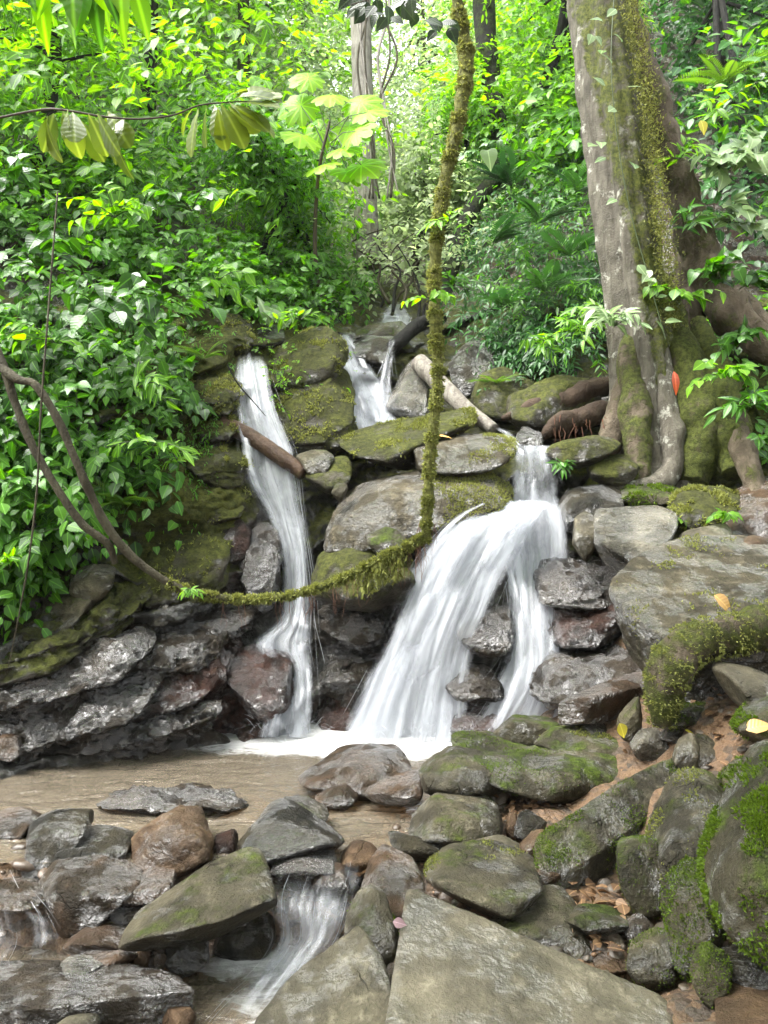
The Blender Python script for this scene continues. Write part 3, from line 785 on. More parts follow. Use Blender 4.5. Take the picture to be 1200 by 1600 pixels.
# ---- the stack in the middle
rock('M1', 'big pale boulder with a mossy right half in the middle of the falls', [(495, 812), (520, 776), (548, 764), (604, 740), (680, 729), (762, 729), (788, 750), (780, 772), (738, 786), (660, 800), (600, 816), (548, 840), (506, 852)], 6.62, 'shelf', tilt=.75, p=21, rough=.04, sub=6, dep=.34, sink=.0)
rock('M2', 'brown-green boulder under the big pale boulder', [(488, 925), (500, 870), (540, 838), (590, 846), (640, 856), (650, 900), (620, 940), (540, 950)], 6.3, 'cliff', p=24, rough=.07)
rock('M3', 'small green rounded stone pinched below the big pale boulder', [(572, 840), (590, 822), (625, 826), (646, 850), (630, 864), (590, 860)], 6.2, 'moss', p=15, sub=4)
rock('M4', 'oval slab with painted pale sheen lying on the big pale boulder', [(640, 698), (690, 682), (770, 677), (806, 687), (810, 706), (790, 727), (720, 737), (665, 730)], 6.85, 'shelf', tilt=.9, p=19, rough=.03)
rock('M5', 'long dark slab with mossy rim below the upper fall', [(540, 692), (560, 672), (640, 655), (700, 647), (736, 640), (742, 656), (722, 670), (650, 692), (640, 712), (570, 717), (545, 712)], 7.2, 'cliff', tilt=.9, p=27, rough=.04)
rock('M6', 'small flat stone at the end of the log', [(462, 716), (470, 704), (505, 703), (522, 716), (515, 734), (478, 738)], 6.85, 'greym', p=30, sub=4)
rock('M7', 'flat mossy stone between the log end and the dark slab', [(478, 742), (495, 722), (540, 712), (556, 726), (550, 748), (500, 762)], 6.85, 'cliff', p=27, sub=4)
rock('M8', 'tiny stone propped on the left end of the big pale boulder', [(518, 768), (524, 754), (540, 754), (544, 766), (532, 776)], 6.45, 'greym', p=27, sub=4)
rock('M9', 'flat dark stone splitting the upper fall', [(548, 536), (570, 526), (614, 526), (620, 542), (596, 566), (558, 560)], 8.75, 'dark', p=30)
rock('M10', 'smooth white-shining boulder right of the upper fall', [(604, 612), (630, 562), (655, 543), (674, 556), (676, 610), (662, 640), (614, 642)], 8.4, 'pale_shine', p=18, tilt=.7, rough=.05)
rock('M11', 'mossy stone above the upper fall beside the far fall', [(548, 524), (575, 508), (622, 502), (640, 512), (622, 526), (570, 530)], 9.2, 'moss', p=21)
rock('M12', 'mossy rounded cliff top left of the upper fall', [(412, 590), (425, 552), (462, 524), (505, 515), (530, 535), (536, 560), (500, 582), (450, 602)], 8.0, 'cliff', p=19, rough=.07)
rock('M13', 'mossy layered outcrop between left fall and upper fall', [(408, 640), (430, 596), (520, 560), (545, 596), (540, 640), (560, 690), (500, 706), (450, 690)], 7.75, 'cliff', p=21, rough=.08, ledge=.14, tilt=.6)
rock('M14', 'dark blocky rock behind the hanging vine at upper right', [(700, 560), (715, 535), (760, 530), (780, 560), (775, 610), (720, 620)], 8.6, 'dark', p=30)
rock('M15', 'dark mossy rock below the fern slope right of the pale log', [(735, 640), (745, 590), (790, 575), (830, 600), (825, 640), (770, 655)], 8.0, 'cliff', p=21, rough=.07)
rock('M16', 'dark rock left of the top of the left fall', [(392, 540), (402, 515), (430, 508), (446, 520), (440, 545), (410, 552)], 8.2, 'dark', p=27, sub=4)
rock('M17', 'brown mossy boulder on top of the red root', [(782, 640), (800, 612), (850, 590), (905, 595), (915, 615), (860, 640), (810, 656)], 7.6, 'cliff', p=18, rough=.08)

# ---- left cliff foot
rock('L1', 'black glossy rock column beside the left fall', [(372, 900), (378, 850), (400, 815), (430, 822), (440, 870), (432, 930), (396, 945)], 6.45, 'wet', p=21, rough=.12, grow=1.04)
rock('L2', 'reddish brown lump beside the black rock column', [(336, 860), (345, 825), (372, 812), (390, 830), (384, 865), (352, 875)], 6.45, 'red', p=18, rough=.06)
rock('L3', 'overhanging rust-stained rock left of the left fall foot', [(345, 1042), (366, 1012), (400, 1012), (440, 1028), (464, 1046), (436, 1072), (424, 1102), (395, 1116), (362, 1080)], 5.95, 'red', p=27, rough=.12, grow=1.04)
rock('L4', 'rounded bare rock under the left vine', [(110, 925), (120, 890), (150, 876), (178, 890), (174, 920), (140, 934)], 5.75, 'greym', p=15, sub=4)
rock('L5', 'pale pointed rock on the ledge under the mossy vine', [(228, 975), (242, 950), (262, 942), (268, 962), (250, 980)], 5.95, 'pale_shine', p=27, sub=4)
# beds of rock slanting up to the right, shingled over one another
for k_, (lb, x0, y0, x1, y1, th, mt) in enumerate([
    ('lowest slanting wet bed of rock at the left waterline', 20, 1172, 330, 1106, 44, 'wet'),
    ('long glossy slanting bed above the lowest one', -60, 1168, 250, 1056, 52, 'wet'),
    ('broad glossy brown-black bed rising towards the left fall', 120, 1112, 372, 1020, 66, 'red'),
    ('slanting dark bed in the middle of the left rock face', -80, 1110, 220, 1004, 50, 'wet'),
    ('narrow shining bed under the dark wet ledge', 170, 1046, 360, 984, 42, 'wet'),
    ('mossy slanting bed at the left edge below the leaves', -90, 1056, 170, 962, 48, 'cliff'),
    ('upper mossy bed meeting the grey knuckle of rock', 20, 992, 240, 930, 40, 'cliff'),
]):
    dx, dy = x1 - x0, y1 - y0
    pl = [(x0, y0), (x0 + .1 * dx, y0 + .1 * dy - th * .6), (x0 + .55 * dx, y0 + .55 * dy - th * .62), (x1 - .04 * dx, y1 - th * .35), (x1, y1), (x1 - .15 * dx, y1 - .15 * dy + th * .5), (x0 + .5 * dx, y0 + .5 * dy + th * .55), (x0 + .1 * dx, y0 + .1 * dy + th * .35)]
    yc = float(face_depth(np.array([(x0 + x1) / 2.]), np.array([(y0 + y1) / 2.]))[0])
    rock('LB%d' % k_, lb, pl, yc + .02, mt, tilt=1.0, p=22, rough=.22, freq=1.3, ledge=.25, dep=.24, sub=6, chips=12, grow=1.12)
rock('LB9', 'small brown stone where the left rocks meet the pool', [(-20, 1180), (0, 1150), (24, 1148), (30, 1176), (10, 1190)], 5.0, 'brown')
slab('L6', 'thin wet rock shelf at the foot of the left cliff', [(10, 1178, 5.2), (80, 1150, 5.4), (200, 1140, 5.55), (330, 1120, 5.75), (350, 1140, 5.65), (250, 1165, 5.45), (100, 1180, 5.25)], 'wet', .12, rough=.06)

# ---- pool and front left
rock('F1', 'dark humped stone lying in the pool below the right fall', [(472, 1204), (490, 1184), (540, 1172), (622, 1174), (642, 1204), (640, 1218), (600, 1232), (530, 1238), (480, 1226)], 4.75, 'brown', tilt=.7, p=27, rough=.05, ledge=.06)
rock('F2', 'small dark stone in front of the humped pool stone', [(494, 1246), (510, 1232), (545, 1226), (562, 1238), (556, 1252), (520, 1256)], 4.45, 'brown', p=21, sub=4)
rock('F3', 'flat brown stone touching the mossy ridge stone in the pool', [(570, 1244), (600, 1226), (650, 1210), (662, 1214), (662, 1250), (600, 1256)], 4.4, 'brown', p=30)
rock('F4', 'low flat rock just breaking the pool surface', [(160, 1257), (200, 1244), (285, 1234), (330, 1236), (372, 1246), (390, 1258), (300, 1266), (200, 1266)], 4.55, 'wet', tilt=1.6, p=21, rough=.2, dep=.18)
rock('F5', 'low greenish stone in the shallows behind the dark angled rock', [(428, 1270), (436, 1252), (470, 1250), (512, 1266), (510, 1278), (460, 1282)], 4.15, 'greym', p=27, sub=4)
rock('F6', 'dark angular rock at the left of the front cascade lip', [(370, 1324), (398, 1272), (436, 1260), (502, 1288), (522, 1310), (502, 1330), (430, 1350), (376, 1342)], 3.9, 'dark', tilt=.6, p=39, rough=.04)
rock('F7', 'rugged rust brown rock in the front dam of stones', [(202, 1350), (214, 1302), (264, 1275), (310, 1279), (336, 1305), (332, 1346), (272, 1368), (222, 1366)], 3.85, 'rust', tilt=.4, p=30, rough=.1, dent=.2)
rock('F7b', 'small red-brown wet stone right of the rugged brown rock', [(330, 1330), (336, 1304), (356, 1298), (370, 1312), (366, 1336), (345, 1342)], 3.9, 'red', p=24, sub=4)
rock('F8', 'long dark rounded stone in the front dam', [(58, 1334), (90, 1310), (180, 1301), (206, 1310), (200, 1338), (130, 1350), (68, 1354)], 3.9, 'dark', p=18, tilt=.5, rough=.03)
rock('F9', 'dark green-black stone leaning at the left end of the dam', [(16, 1350), (40, 1292), (80, 1274), (136, 1271), (142, 1290), (112, 1312), (68, 1350), (30, 1372)], 3.95, 'dark', p=30, tilt=.4)
rock('F10', 'brown stone at the left edge of the shallows', [(-30, 1290), (0, 1272), (40, 1270), (62, 1286), (40, 1300), (-10, 1306)], 4.15, 'brown', p=24, sub=4)
rock('F11', 'cube-like wet brown block below the long dark stone', [(62, 1372), (85, 1346), (140, 1341), (202, 1350), (202, 1382), (168, 1412), (132, 1436), (86, 1446), (70, 1402)], 3.62, 'brown', tilt=.5, p=42, rough=.04)
rock('F12', 'smooth brown wet stone between brown block and domed rock', [(164, 1412), (200, 1376), (254, 1354), (270, 1370), (256, 1398), (222, 1416)], 3.6, 'brown', p=21)
rock('F13', 'thin black stone under the smooth brown wet stone', [(162, 1428), (180, 1414), (232, 1414), (240, 1428), (220, 1442), (176, 1444)], 3.55, 'wet', p=21, sub=4)
rock('F14', 'large domed grey-green rock overhanging the lower pool', [(206, 1470), (222, 1432), (288, 1362), (340, 1336), (392, 1334), (424, 1372), (424, 1396), (370, 1402), (300, 1432), (240, 1478)], 3.42, 'greym', tilt=1.0, p=30, rough=.025, sub=6, dep=.16)
rock('F15', 'dark green wet stone under the domed rock', [(252, 1490), (262, 1456), (300, 1452), (322, 1470), (320, 1510), (270, 1520)], 3.36, 'dark', p=30)
rock('F16', 'small brown cube of stone under the domed rock', [(204, 1510), (208, 1478), (226, 1474), (234, 1486), (228, 1512)], 3.3, 'rust', p=36, sub=4)
rock('F16b', 'reddish small stone beside the small brown cube', [(228, 1512), (234, 1484), (256, 1480), (262, 1500), (250, 1514)], 3.32, 'brown', p=33, sub=4)
rock('F16c', 'dark stone in the shade under the domed rock near the cascade', [(330, 1480), (345, 1440), (400, 1425), (425, 1450), (415, 1490), (350, 1500)], 3.55, 'dark', p=24)
slab('F17', 'broad shining wet slab in the bottom left corner', [(-60, 1500, 3.25), (60, 1502, 3.2), (110, 1512, 3.18), (180, 1498, 3.22), (262, 1514, 3.12), (302, 1545, 3.0), (235, 1556, 2.92), (140, 1562, 2.88), (60, 1570, 2.85), (-80, 1560, 2.9)], 'wet', .16, p=36, rough=.04, sub=6, spread=.97)
rock('F18', 'pale rounded stone at the bottom edge under the wet slab', [(84, 1612), (100, 1590), (130, 1586), (152, 1600), (150, 1640), (90, 1640)], 2.8, 'grey', p=15, sub=4)
rock('F18b', 'rusty stone at the bottom edge beside the cascade outflow', [(246, 1602), (262, 1578), (290, 1574), (300, 1592), (290, 1620), (256, 1622)], 2.92, 'rust', p=24, sub=4)
rock('F19', 'glistening black stone in the middle of the front cascade', [(424, 1352), (440, 1330), (480, 1324), (522, 1330), (528, 1350), (492, 1372), (440, 1378)], 3.72, 'wet', p=33, rough=.05, tilt=.9)
rock('F20', 'brown wet stone the front cascade pours over', [(484, 1372), (505, 1352), (536, 1356), (546, 1380), (530, 1398), (490, 1398)], 3.6, 'brown', p=24, sub=4)
rock('F21', 'amber rounded stone at the right side of the cascade lip', [(528, 1342), (545, 1322), (570, 1318), (588, 1330), (578, 1346), (545, 1352)], 3.78, 'rust', p=18, sub=4)
rock('F23', 'dark green mossy block between pointed boulder and big slab', [(542, 1436), (560, 1402), (580, 1390), (610, 1414), (622, 1470), (612, 1510), (565, 1480)], 2.98, 'greym', p=30)
rock('F24', 'flat brown stone under water at the left rapid', [(-30, 1400), (0, 1372), (50, 1376), (70, 1396), (40, 1416), (-10, 1420)], 3.62, 'brown', p=18, tilt=1.2)
rock('F25', 'low brown stone between left rapid and domed rock', [(100, 1470), (130, 1446), (190, 1440), (212, 1456), (190, 1482), (120, 1490)], 3.42, 'brown', p=21, tilt=1.2)
rock('F26', 'reddish flat stone just above the broad wet slab', [(110, 1500), (140, 1482), (190, 1482), (205, 1496), (180, 1508), (130, 1510)], 3.28, 'brown', p=24, tilt=1.4, sub=4)
rock('F27', 'narrow dark stone in the gap beside the big flat slab', [(600, 1560), (606, 1520), (622, 1510), (626, 1540), (618, 1575)], 2.7, 'brown', p=24, sub=4)
rock('F28', 'shiny pale green wet stone at the left end of the wet slab', [(90, 1512), (110, 1500), (150, 1502), (160, 1514), (130, 1526), (100, 1526)], 3.17, 'pale_shine', p=21, sub=4, tilt=1.2)

# ledges of the mossy left cliff
for k_, (lb, pl, yy, mt) in enumerate([
    ('mossy rounded ledge at the top left of the left fall', [(296, 610), (310, 590), (345, 592), (366, 606), (362, 632), (320, 640)], 7.15, 'cliff'),
    ('thin mossy ledge left of the log', [(300, 668), (320, 650), (360, 652), (372, 668), (350, 684), (312, 684)], 7.0, 'cliff'),
    ('overhanging mossy ledge just under the log', [(292, 722), (312, 696), (360, 694), (384, 716), (372, 742), (318, 744)], 6.85, 'cliff'),
    ('long mossy brow above the reddish lump', [(270, 790), (300, 756), (350, 750), (382, 768), (372, 800), (310, 812)], 6.7, 'cliff'),
    ('mossy slanting block at the head of the left fall', [(340, 520), (352, 492), (378, 500), (396, 530), (384, 548), (356, 546)], 7.9, 'cliff'),
    ('broad smooth mossy belly of rock above the sagging vine', [(225, 890), (250, 826), (310, 806), (350, 830), (346, 890), (300, 930), (250, 926)], 6.35, 'cliff'),
    ('dark wet ledge under the sagging vine', [(236, 980), (270, 948), (340, 940), (380, 955), (372, 985), (300, 1000)], 6.15, 'wet'),
    ('grey knuckle of rock low on the left bank', [(60, 960), (85, 930), (130, 925), (150, 948), (120, 972), (80, 978)], 5.6, 'greym'),
    ('dark ledge stone under the brown-green boulder', [(496, 985), (510, 955), (560, 945), (600, 958), (606, 990), (550, 1010)], 6.42, 'wet'),
    ('wet brown bedrock step left of the right fall', [(496, 1060), (510, 1020), (550, 1008), (585, 1020), (575, 1060), (530, 1080)], 6.3, 'wet'),
    ('purplish wet bedrock at the waterline between the falls', [(494, 1130), (505, 1085), (530, 1075), (552, 1100), (545, 1140), (515, 1150)], 6.15, 'red'),
]):
    rock('LC%d' % k_, lb, pl, yy + .08, mt, tilt=.8, p=22, rough=.17, ledge=.16, grow=1.2 if k_ < 8 else 1.05)

# ------------------------------------------------------------------ water
def face_full(px, py):
    px, py = np.asarray(px, float), np.asarray(py, float)
    P = pts_on_face(px, py)
    return P[:, 1] - face_relief(P, px, py)

def fall_mat(name='falling_water', lo=.35, hi=.84, amt=.8, fu=26., fv=1.0):
    if name in MATS: return MATS[name]
    m, nt = new_mat(name); g = N(nt)
    uv = g.n('ShaderNodeUVMap').outputs[0]
    a1 = g.noise(g.n('ShaderNodeMapping', {'Vector': uv, 'Scale': (fu, fv, 1)}).outputs[0], 1.0, 4, .6, dist=.3)
    a2 = g.noise(g.n('ShaderNodeMapping', {'Vector': uv, 'Scale': (fu * .27, fv * .8, 1)}).outputs[0], 1.0, 3, .5, dist=.4)
    a3 = g.noise(g.n('ShaderNodeMapping', {'Vector': uv, 'Scale': (fu * 3, fv * 2, 1)}).outputs[0], 1.0, 3, .6)
    a4 = g.noise(g.n('ShaderNodeMapping', {'Vector': uv, 'Scale': (9, 5, 1)}).outputs[0], 1.0, 3, .55, dist=.8)
    s = g.math('ADD', g.math('MULTIPLY', a1, .26), g.math('ADD', g.math('MULTIPLY', a2, .3), g.math('MULTIPLY', a3, .09)))
    s = g.math('ADD', s, g.math('MULTIPLY', a4, .35))
    dens = g.n('ShaderNodeAttribute', attribute_name='dens').outputs['Fac']
    s = g.math('ADD', s, g.math('MULTIPLY', g.math('SUBTRACT', dens, .5), .62))
    al = g.math('MULTIPLY', g.ss(s, lo, hi), amt)
    al = g.math('MULTIPLY', al, g.ss(dens, .0, .3))
    d = g.n('ShaderNodeBsdfDiffuse', {'Color': (.64, .66, .7, 1)})
    t = g.n('ShaderNodeBsdfTranslucent', {'Color': (.62, .65, .7, 1)})
    w = g.n('ShaderNodeMixShader', {0: .45, 1: d.outputs[0], 2: t.outputs[0]})
    gl = g.n('ShaderNodeBsdfGlossy', {'Roughness': .25})
    w2 = g.n('ShaderNodeMixShader', {0: .06, 1: w.outputs[0], 2: gl.outputs[0]})
    tr = g.n('ShaderNodeBsdfTransparent')
    mx = g.n('ShaderNodeMixShader', {0: al, 1: tr.outputs[0], 2: w2.outputs[0]})
    g.n('ShaderNodeOutputMaterial', {0: mx.outputs[0]})
    MATS[name] = m
    return m

def fall(label, rows, dens, parent_name='waterfall', layers=3, off=.05, strands=120, seed=1, hug=True, group=None, matname='falling_water', spray=.05, splash=0):
    """rows: (px left, px right, py, Y); dens: thickness of the water at each row"""
    rows = np.array(rows, float)
    nv = int(max(24, (rows[-1, 2] - rows[0, 2]) / 8))
    R = catmull(rows, nv)
    tv = np.linspace(0, 1, nv)
    dn = np.interp(tv, np.linspace(0, 1, len(dens)), dens)
    base = at((rows[-1, 0] + rows[-1, 1]) / 2, rows[-1, 2], rows[-1, 3])
    root = empty(parent_name, base)
    tag(root, label, 'waterfall', group)
    mat = fall_mat(matname)
    r_ = rng(seed)
    nu = int(np.clip((R[:, 1] - R[:, 0]).max() / 3.5, 12, 60))
    u = np.linspace(0, 1, nu)
    U, T = np.meshgrid(u, tv)
    PX = R[:, 0][:, None] + (R[:, 1] - R[:, 0])[:, None] * U
    PY = R[:, 2][:, None] * np.ones_like(U)
    YG = R[:, 3][:, None] * np.ones_like(U)
    if hug:
        FY = face_full(PX.ravel(), PY.ravel()).reshape(U.shape)
        k = max(2, nv // 14)
        ker = np.ones(2 * k + 1) / (2 * k + 1)
        FYp = np.pad(FY, ((k, k), (0, 0)), 'edge')
        FYs = sum(ker[i] * FYp[i:i + nv] for i in range(2 * k + 1))
        YG = np.minimum(YG, np.minimum(FY, FYs) - off)
    wid = (R[:, 1] - R[:, 0])[:, None] / FPX * R[:, 3][:, None]
    veils = [(0., 1., -.1, 1.1, .95)] + [(0., 1., -.1, 1.1, .8)] * (layers - 2)
    for k in range(int(4 + 5 * layers * min(1.0, wid.mean() + .25))):
        uw = r_.uniform(.18, .5); uc = r_.uniform(-.02, 1.02); tl = r_.uniform(.22, .75); tc = r_.uniform(-.1, 1.0)
        veils.append((uc - uw / 2, uc + uw / 2, tc - tl * .3, tc + tl * .7, r_.uniform(.7, 1.1)))
    for L, (u0, u1, t0, t1, op) in enumerate(veils):
        i0, i1 = int(np.clip(t0, 0, 1) * (nv - 1)), int(np.ceil(np.clip(t1, 0, 1) * (nv - 1)))
        if i1 - i0 < 6: continue
        sl = slice(i0, i1 + 1)
        m = i1 - i0 + 1
        nuv = nu if L < layers - 1 else max(8, int(nu * .6))
        uu = np.linspace(max(u0, -.06), min(u1, 1.06), nuv)
        UU, TT = np.meshgrid(uu, tv[sl])
        fan = 1 + .25 * (TT - t0) * (0 if L < layers - 1 else 1) * r_.uniform(-.6, 1.2)
        uc = (u0 + u1) / 2
        Ux = uc + (UU - uc) * fan
        wobx = fbm(np.stack([TT.ravel() * 5, UU.ravel() * 2.5, np.full(UU.size, seed + L * 1.3)], -1), seed + 50 + L, 3).reshape(UU.shape)
        px = R[sl, 0][:, None] + (R[sl, 1] - R[sl, 0])[:, None] * Ux + wobx * (4 + 3 * (L > 0))
        wob = fbm(np.stack([UU.ravel() * 7, TT.ravel() * 2.2, np.full(UU.size, L * 3.7 + seed)], -1), seed * 3 + L, 4).reshape(UU.shape)
        ui = np.clip(UU, 0, 1) * (nu - 1); a_ = np.minimum(ui.astype(int), nu - 2); fr_ = ui - a_
        rows_ = np.arange(i0, i1 + 1)[:, None]
        yb = YG[rows_, a_] * (1 - fr_) + YG[rows_, a_ + 1] * fr_
        y = yb - .012 * min(L, 9) - .04 * wob - (0 if L < layers - 1 else .05 * np.sin(np.pi * np.clip((TT - t0) / (t1 - t0), 0, 1)))
        V = np.stack([(px - 600) / FPX * y, y, CAM_H - (PY[sl, :1] - 800) / FPX * y], -1)
        edge = np.minimum(UU, 1 - UU) * wid[sl]
        ragged = .5 + .5 * fbm(np.stack([TT.ravel() * 11, UU.ravel() * 1.5, UU.ravel() * 0 + L * 9 + seed], -1), seed + 90, 3).reshape(UU.shape)
        d = dn[sl, None] * (.2 + .8 * sstep(TT + .03 * ragged, .0, .07)) * sstep(edge, -.03, .05 + .2 * ragged * wid[sl])
        if L >= layers - 1:
            d = d * sstep(np.minimum(UU - u0, u1 - UU) / (u1 - u0), .0, .42) * (sstep((TT - t0) / (t1 - t0), 0, .35) if t0 > 0 else 1) * (1 - sstep((TT - t0) / (t1 - t0), .6, 1.0) if t1 < 1 else 1)
        d = d * op
        ln = np.concatenate([[0], np.cumsum(np.linalg.norm(np.diff(V[:, nuv // 2], axis=0), axis=1))])
        uvs = np.stack([(UU * wid.mean()).ravel() + L * 5.1 + seed, (ln[:, None] * np.ones_like(UU)).ravel() + L * 2.3], -1)
        q = (np.arange(m - 1)[:, None] * nuv + np.arange(nuv - 1)[None, :]).ravel()
        me = make_mesh('water_veil', V.reshape(-1, 3) - base, np.stack([q, q + nuv, q + nuv + 1, q + 1], -1), mat, attrs={'dens': np.clip(d, 0, 1).ravel()}, uv=uvs)
        obj('water_veil', me, root)
        if L == 0: V_base = V
    if strands:
        Vs, Fs, uvs, ds, off_ = [], [], [], [], 0
        for k in range(int(strands * .3)):
            uu = np.clip(r_.beta(.7, .7), 0, 1)
            t0 = r_.uniform(0, .8); t1 = min(1, t0 + r_.uniform(.15, .5))
            n = 10
            tt = np.linspace(t0, t1, n)
            idx = tt * (nv - 1)
            j = np.minimum(idx.astype(int), nv - 2); f = idx - j
            def lerp(A): return A[j] * (1 - f) + A[j + 1] * f
            l, rr, py = lerp(R[:, 0]), lerp(R[:, 1]), lerp(R[:, 2])
            uj = int(uu * (nu - 1))
            y = lerp(YG[:, uj]) - r_.uniform(.0, .12) * np.sin(np.pi * np.linspace(.15, 1, n)) - .02
            side = (uu - .5) * 2 * spray * r_.uniform(0, 1.6) * (np.linspace(0, 1, n) ** 1.5) * 200
            px = l + (rr - l) * uu + side + r_.normal(0, 1.5)
            c = np.stack([(px - 600) / FPX * y, y, CAM_H - (py - 800) / FPX * y], -1)
            w = r_.uniform(.0006, .0022) * (y.mean() / 6) * np.sin(np.pi * np.linspace(.12, .92, n))
            Vs += [c - np.stack([w, w * 0, w * 0], -1), c + np.stack([w, w * 0, w * 0], -1)]
            a = np.arange(n - 1) + off_
            Fs.append(np.stack([a, a + n, a + n + 1, a + 1], -1))
            off_ += 2 * n
            ds.append(np.full(2 * n, r_.uniform(.35, .75)))
            uvs.append(np.stack([np.full(2 * n, k * .37), np.tile(tt, 2)], -1))
        me = make_mesh('water_strands', np.vstack(Vs) - base, np.vstack(Fs), mat, attrs={'dens': np.concatenate(ds)}, uv=np.vstack(uvs))
        tag(obj('water_strands', me, root), kind='stuff')
    if splash:                                              # drops thrown up where the water lands
        Vs, Fs, ds, uvs = [], [], [], []
        n = 6
        for k in range(splash):
            uu = r_.random()
            p0 = V_base[-1, int(uu * (nu - 1))] + [0, -.03, r_.uniform(0, .04)]
            v = np.array([r_.normal() * .9, -abs(r_.normal()) * .9, r_.uniform(.5, 2.0)])
            t0 = r_.uniform(0, .18); tt = np.linspace(t0, t0 + r_.uniform(.03, .09), n)[:, None]
            c = p0 + v * tt + np.array([0, 0, -4.9]) * tt ** 2
            w = r_.uniform(.001, .0025) * np.sin(np.pi * np.linspace(.15, .9, n))
            Vs += [c - np.stack([w, w * 0, w * 0], -1), c + np.stack([w, w * 0, w * 0], -1)]
            q = np.arange(n - 1) + k * 2 * n
            Fs.append(np.stack([q, q + n, q + n + 1, q + 1], -1))
            ds.append(np.full(2 * n, r_.uniform(.4, .9))); uvs.append(np.stack([np.full(2 * n, k * .37), np.tile(tt[:, 0], 2)], -1))
        me = make_mesh('splash', np.vstack(Vs) - base, np.vstack(Fs), mat, attrs={'dens': np.concatenate(ds)}, uv=np.vstack(uvs))
        tag(obj('splash', me, root), kind='stuff')
    return root

fall('tall narrow left waterfall winding down past the log', [(362, 414, 548, 7.6), (362, 425, 595, 7.35), (366, 438, 645, 7.15), (372, 462, 695, 7.0), (380, 472, 745, 6.85), (412, 476, 800, 6.75), (434, 484, 860, 6.6),
     (438, 490, 920, 6.5), (428, 490, 970, 6.38), (384, 492, 1008, 6.25), (424, 492, 1052, 6.1), (414, 492, 1100, 5.98), (402, 490, 1152, 5.88)], [.75, .85, .8, .85, .85, .8, .85, .9, .85, .7, .8, .8, .9], seed=3, strands=160, splash=260)
fall('upper waterfall fanning out under the far trees, left strand', [(514, 546, 520, 8.95), (526, 570, 552, 8.75), (534, 594, 590, 8.5), (540, 614, 630, 8.3), (544, 632, 676, 8.1)], [.85, .9, .95, .95, 1.], seed=5, strands=90)
fall('thin upper waterfall strand right of the flat dark stone', [(606, 620, 528, 8.6), (598, 614, 560, 8.5), (588, 612, 600, 8.35), (586, 618, 640, 8.2), (590, 630, 672, 8.08)], [.7, .75, .7, .7, .85], seed=6, strands=60)
fall('small far white fall above the upper waterfall', [(604, 630, 474, 10.6), (596, 642, 490, 10.4), (590, 650, 508, 10.2)], [.9, .95, .9], seed=7, strands=20, layers=2)
ROOT_C = fall('right waterfall, short curtain from the lip onto the ledge', [(796, 866, 694, 6.8), (794, 872, 720, 6.72), (792, 876, 755, 6.68), (786, 884, 796, 6.62)], [.7, .68, .62, .8], seed=8, strands=120, hug=False)
fall('broad right waterfall, left spill spreading into the pool', [(752, 866, 780, 6.5), (700, 850, 808, 6.26), (656, 820, 856, 6.12), (626, 788, 918, 6.04), (600, 756, 990, 5.96), (562, 740, 1070, 5.88), (520, 736, 1162, 5.8)],
     [.95, .95, .92, .92, .94, .96, 1.], seed=9, strands=260, spray=.12, splash=500)
fall('broad right waterfall, right spill down the wet ledges', [(764, 892, 782, 6.6), (772, 898, 840, 6.48), (782, 896, 900, 6.3), (790, 898, 960, 6.08), (786, 908, 1020, 5.92), (764, 914, 1080, 5.78), (722, 900, 1155, 5.66)],
     [.95, .9, .85, .8, .8, .85, .95], seed=10, strands=220, spray=.12, splash=260)
fall('thin trickle running along the pale log to the right fall', [(770, 786, 668, 7.15), (786, 806, 680, 7.0), (798, 822, 696, 6.85)], [.8, .7, .75], seed=11, strands=30, hug=False, layers=2)
fall('front cascade tumbling between the domed rock and pointed boulder', [(432, 584, 1338, 3.72), (420, 580, 1366, 3.62), (412, 568, 1396, 3.55), (416, 556, 1432, 3.46), (424, 536, 1470, 3.42), (396, 502, 1516, 3.32), (346, 484, 1562, 3.16), (280, 440, 1640, 2.92)],
     [.3, .42, .55, .6, .66, .62, .52, .5], seed=12, strands=220, hug=False, parent_name='cascade', spray=.05, matname='falling_water')
fall('small rapid at the left edge beside the dam stones', [(-50, 30, 1345, 3.7), (-60, 60, 1385, 3.6), (-70, 96, 1430, 3.5), (-70, 110, 1470, 3.4), (-80, 90, 1505, 3.28)], [.12, .2, .3, .36, .25], layers=2, seed=13, strands=80, hug=False, parent_name='cascade')

